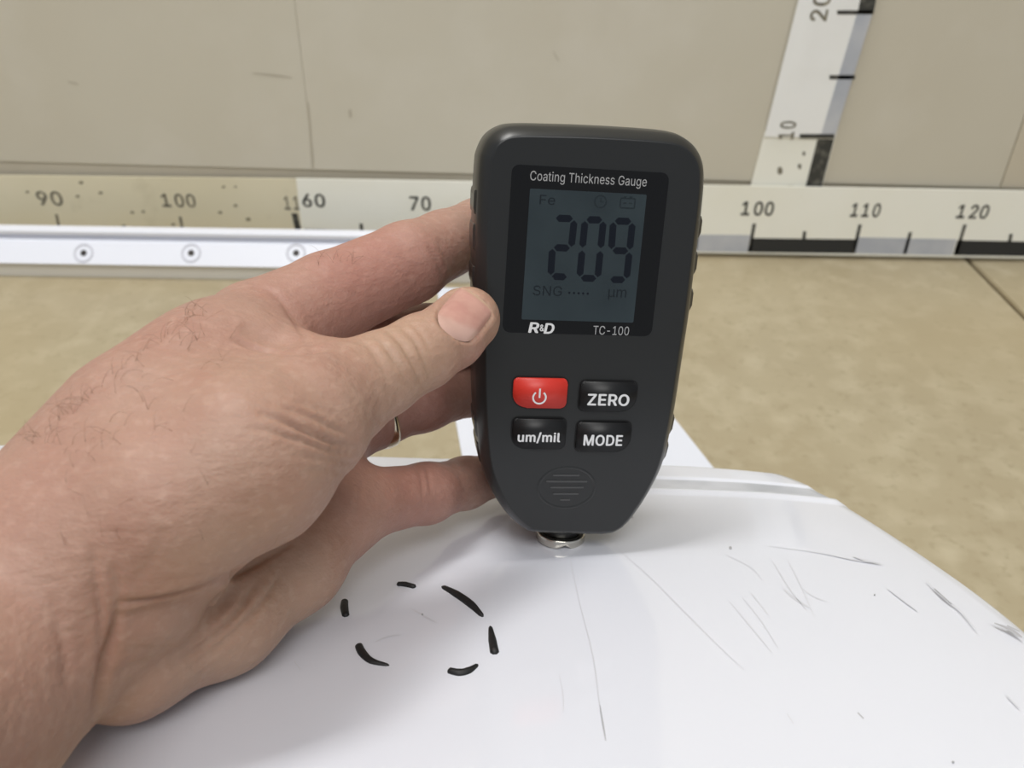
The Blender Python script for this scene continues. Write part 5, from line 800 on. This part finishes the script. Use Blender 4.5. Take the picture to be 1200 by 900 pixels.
# redness and yellowness of the skin, by place on the hand
RED = [((430, 330, 240), 22, .7), ((385, 380, 235), 22, .6), ((560, 350, 228), 14, .5), ((525, 400, 218), 12, .5), ((455, 590, 250), 22, .8), ((200, 440, 200), 40, .35), ((400, 600, 236), 20, .7), ((430, 400, 255), 25, .7), ((500, 480, 270), 25, .6), ((60, 560, 170), 40, .3), ((350, 420, 205), 18, .4)]
YEL = [((546, 340, 226), 9, .55), ((580, 370, 226), 9, .5), ((470, 405, 206), 14, .5), ((300, 700, 212), 30, .5), ((250, 640, 175), 30, .2), ((300, 600, 170), 30, .25)]
ca = hand.data.color_attributes.new('tint', 'FLOAT_COLOR', 'POINT')
tint = np.zeros((len(HV), 4)); tint[:, 3] = 1
for ch_i, lst in ((0, RED), (1, YEL)):
    for (a, b, c), s, k in lst: tint[:, ch_i] = np.maximum(tint[:, ch_i], 0.75 * k * np.exp(-((HV - px(a, b, c)) ** 2).sum(1) / (2 * s * s)))
ca.data.foreach_set('color', tint.ravel())
# nail
m_nail = mat('nail', (196, 150, 136), 0.22, spec=0.6, noise=[(300, (188, 138, 126), 0.4, 0.7, 2)])
V = []; 
for (p, nn, q) in zip(NT, NN, npx):
    s = ((q - NC) @ na) / 28; t = ((q - NC) @ nb) / 27; r = max(abs(s), abs(t))
    V.append(world(p + nn * (0.18 - 0.5 * max(0, r - .8) / .2)) - hb)
nl = mesh('thumbnail', V, [(i * G_ + j, i * G_ + j + 1, (i + 1) * G_ + j + 1, (i + 1) * G_ + j) for i in range(G_ - 1) for j in range(G_ - 1)], m_nail, hand, True); fix_normals(nl)
la = nl.data.color_attributes.new('lunula', 'FLOAT_COLOR', 'POINT'); lv = np.zeros((len(npx), 4)); lv[:, 3] = 1
for i, q in enumerate(npx):
    s = ((q - NC) @ na) / 28; t = ((q - NC) @ nb) / 27
    lv[i, 0] = 1 / (1 + math.exp((s + 0.42 - 0.28 * t) * 22)); lv[i, 1] = 1 / (1 + math.exp((0.9 - s - 0.12 * t * t) * 40))
la.data.foreach_set('color', lv.ravel())
nt = m_nail.node_tree; at_ = nt.nodes.new('ShaderNodeAttribute'); at_.attribute_name = 'lunula'; sc_ = nt.nodes.new('ShaderNodeSeparateColor'); nt.links.new(at_.outputs['Color'], sc_.inputs[0])
bs = nt.nodes['Principled BSDF']; prev = bs.inputs['Base Color'].links[0].from_socket
for k, colr in ((0, (204, 166, 152)), (1, (204, 174, 146))):
    mx = nt.nodes.new('ShaderNodeMix'); mx.data_type = 'RGBA'; nt.links.new(sc_.outputs[k], mx.inputs['Factor']); nt.links.new(prev, mx.inputs['A']); mx.inputs['B'].default_value = (*lin(colr), 1); prev = mx.outputs['Result']
nt.links.new(prev, bs.inputs['Base Color'])
# hairs
m_hair = mat('brown_hair', (122, 92, 70), 0.6)
roots = []
for _ in range(110): 
    t = random.random(); a = np.array([30, 515]) * (1 - t) + np.array([235, 352]) * t
    roots.append(a + np.array([.64, .77]) * (3 + (abs(random.gauss(0, 45)) if random.random() < 0.6 else random.uniform(0, 8))))
for _ in range(18): roots.append(np.array([random.uniform(60, 330), random.uniform(480, 640)]))
for _ in range(14): roots.append(np.array([random.uniform(372, 420), random.uniform(299, 312)]) + np.array([0, -0.28 * 0]))
R3 = trace(np.array(roots)); RN = hgrad(R3); okr = np.abs(hand_sdf(R3.astype(np.float32))) < 0.5
V, Fc = [], []
for p, nn, q, ok in zip(R3, RN, roots, okr):
    if not ok: continue
    dr = np.array([random.gauss(-.1, .6), random.gauss(-.5, .5), random.gauss(0.2, .4)]); dr -= nn * (dr @ nn); dr /= np.linalg.norm(dr) + 1e-6
    side = np.cross(nn, dr); Ln = random.uniform(2.5, 6.0); cu = random.gauss(0, 0.5); i0 = len(V); K = 5
    for k in range(K):
        t = k / (K - 1); c = p + dr * Ln * t * 0.9 + nn * (0.05 + Ln * 0.42 * math.sin(t * 2.2)) + side * cu * Ln * t * t; r = 0.042 * (1 - 0.7 * t)
        for j in range(3):
            a = 2 * math.pi * j / 3; V.append(world(c + (nn * math.cos(a) + side * math.sin(a)) * r) - hb)
    for k in range(K - 1):
        for j in range(3): Fc.append((i0 + k * 3 + j, i0 + k * 3 + (j + 1) % 3, i0 + k * 3 + 3 + (j + 1) % 3, i0 + k * 3 + 3 + j))
hr = mesh('arm_hair', V, Fc, m_hair, hand); tag(hr, kind='stuff')
# ring on the ring finger
ax = px(495, 467, 270) - px(440, 484, 264); ax /= np.linalg.norm(ax); ax = ax + np.array([0.3, -0.05, 0]); ax /= np.linalg.norm(ax); c_ = px(440, 484, 264) + 1.3 * ax
uu = np.cross(ax, [0, 0, 1.0]); uu /= np.linalg.norm(uu); vv = np.cross(ax, uu)
V = []; prof = [(10.4, -3.2), (10.9, -3.3), (11.5, -2.2), (11.8, 0), (11.5, 2.2), (10.9, 3.3), (10.4, 3.2), (10.3, 0)]; K = len(prof); N_ = 64
rb = world(c_)
for i in range(N_):
    a = 2 * math.pi * i / N_
    for r, z in prof: V.append(world(c_ + ax * z + (uu * math.cos(a) + vv * math.sin(a)) * r) - rb)
ro = mesh('finger_ring', V, [(i * K + k, i * K + (k + 1) % K, ((i + 1) % N_) * K + (k + 1) % K, ((i + 1) % N_) * K + k) for i in range(N_) for k in range(K)], mat('ring_metal', (206, 194, 170), 0.18, metal=1.0), None, True)
ro.location = rb; fix_normals(ro); tag(ro, label='plain polished metal ring worn on the ring finger, below the thumb', cat='ring')
for o in bpy.data.objects:
    if '_o' in o.keys(): del o['_o']
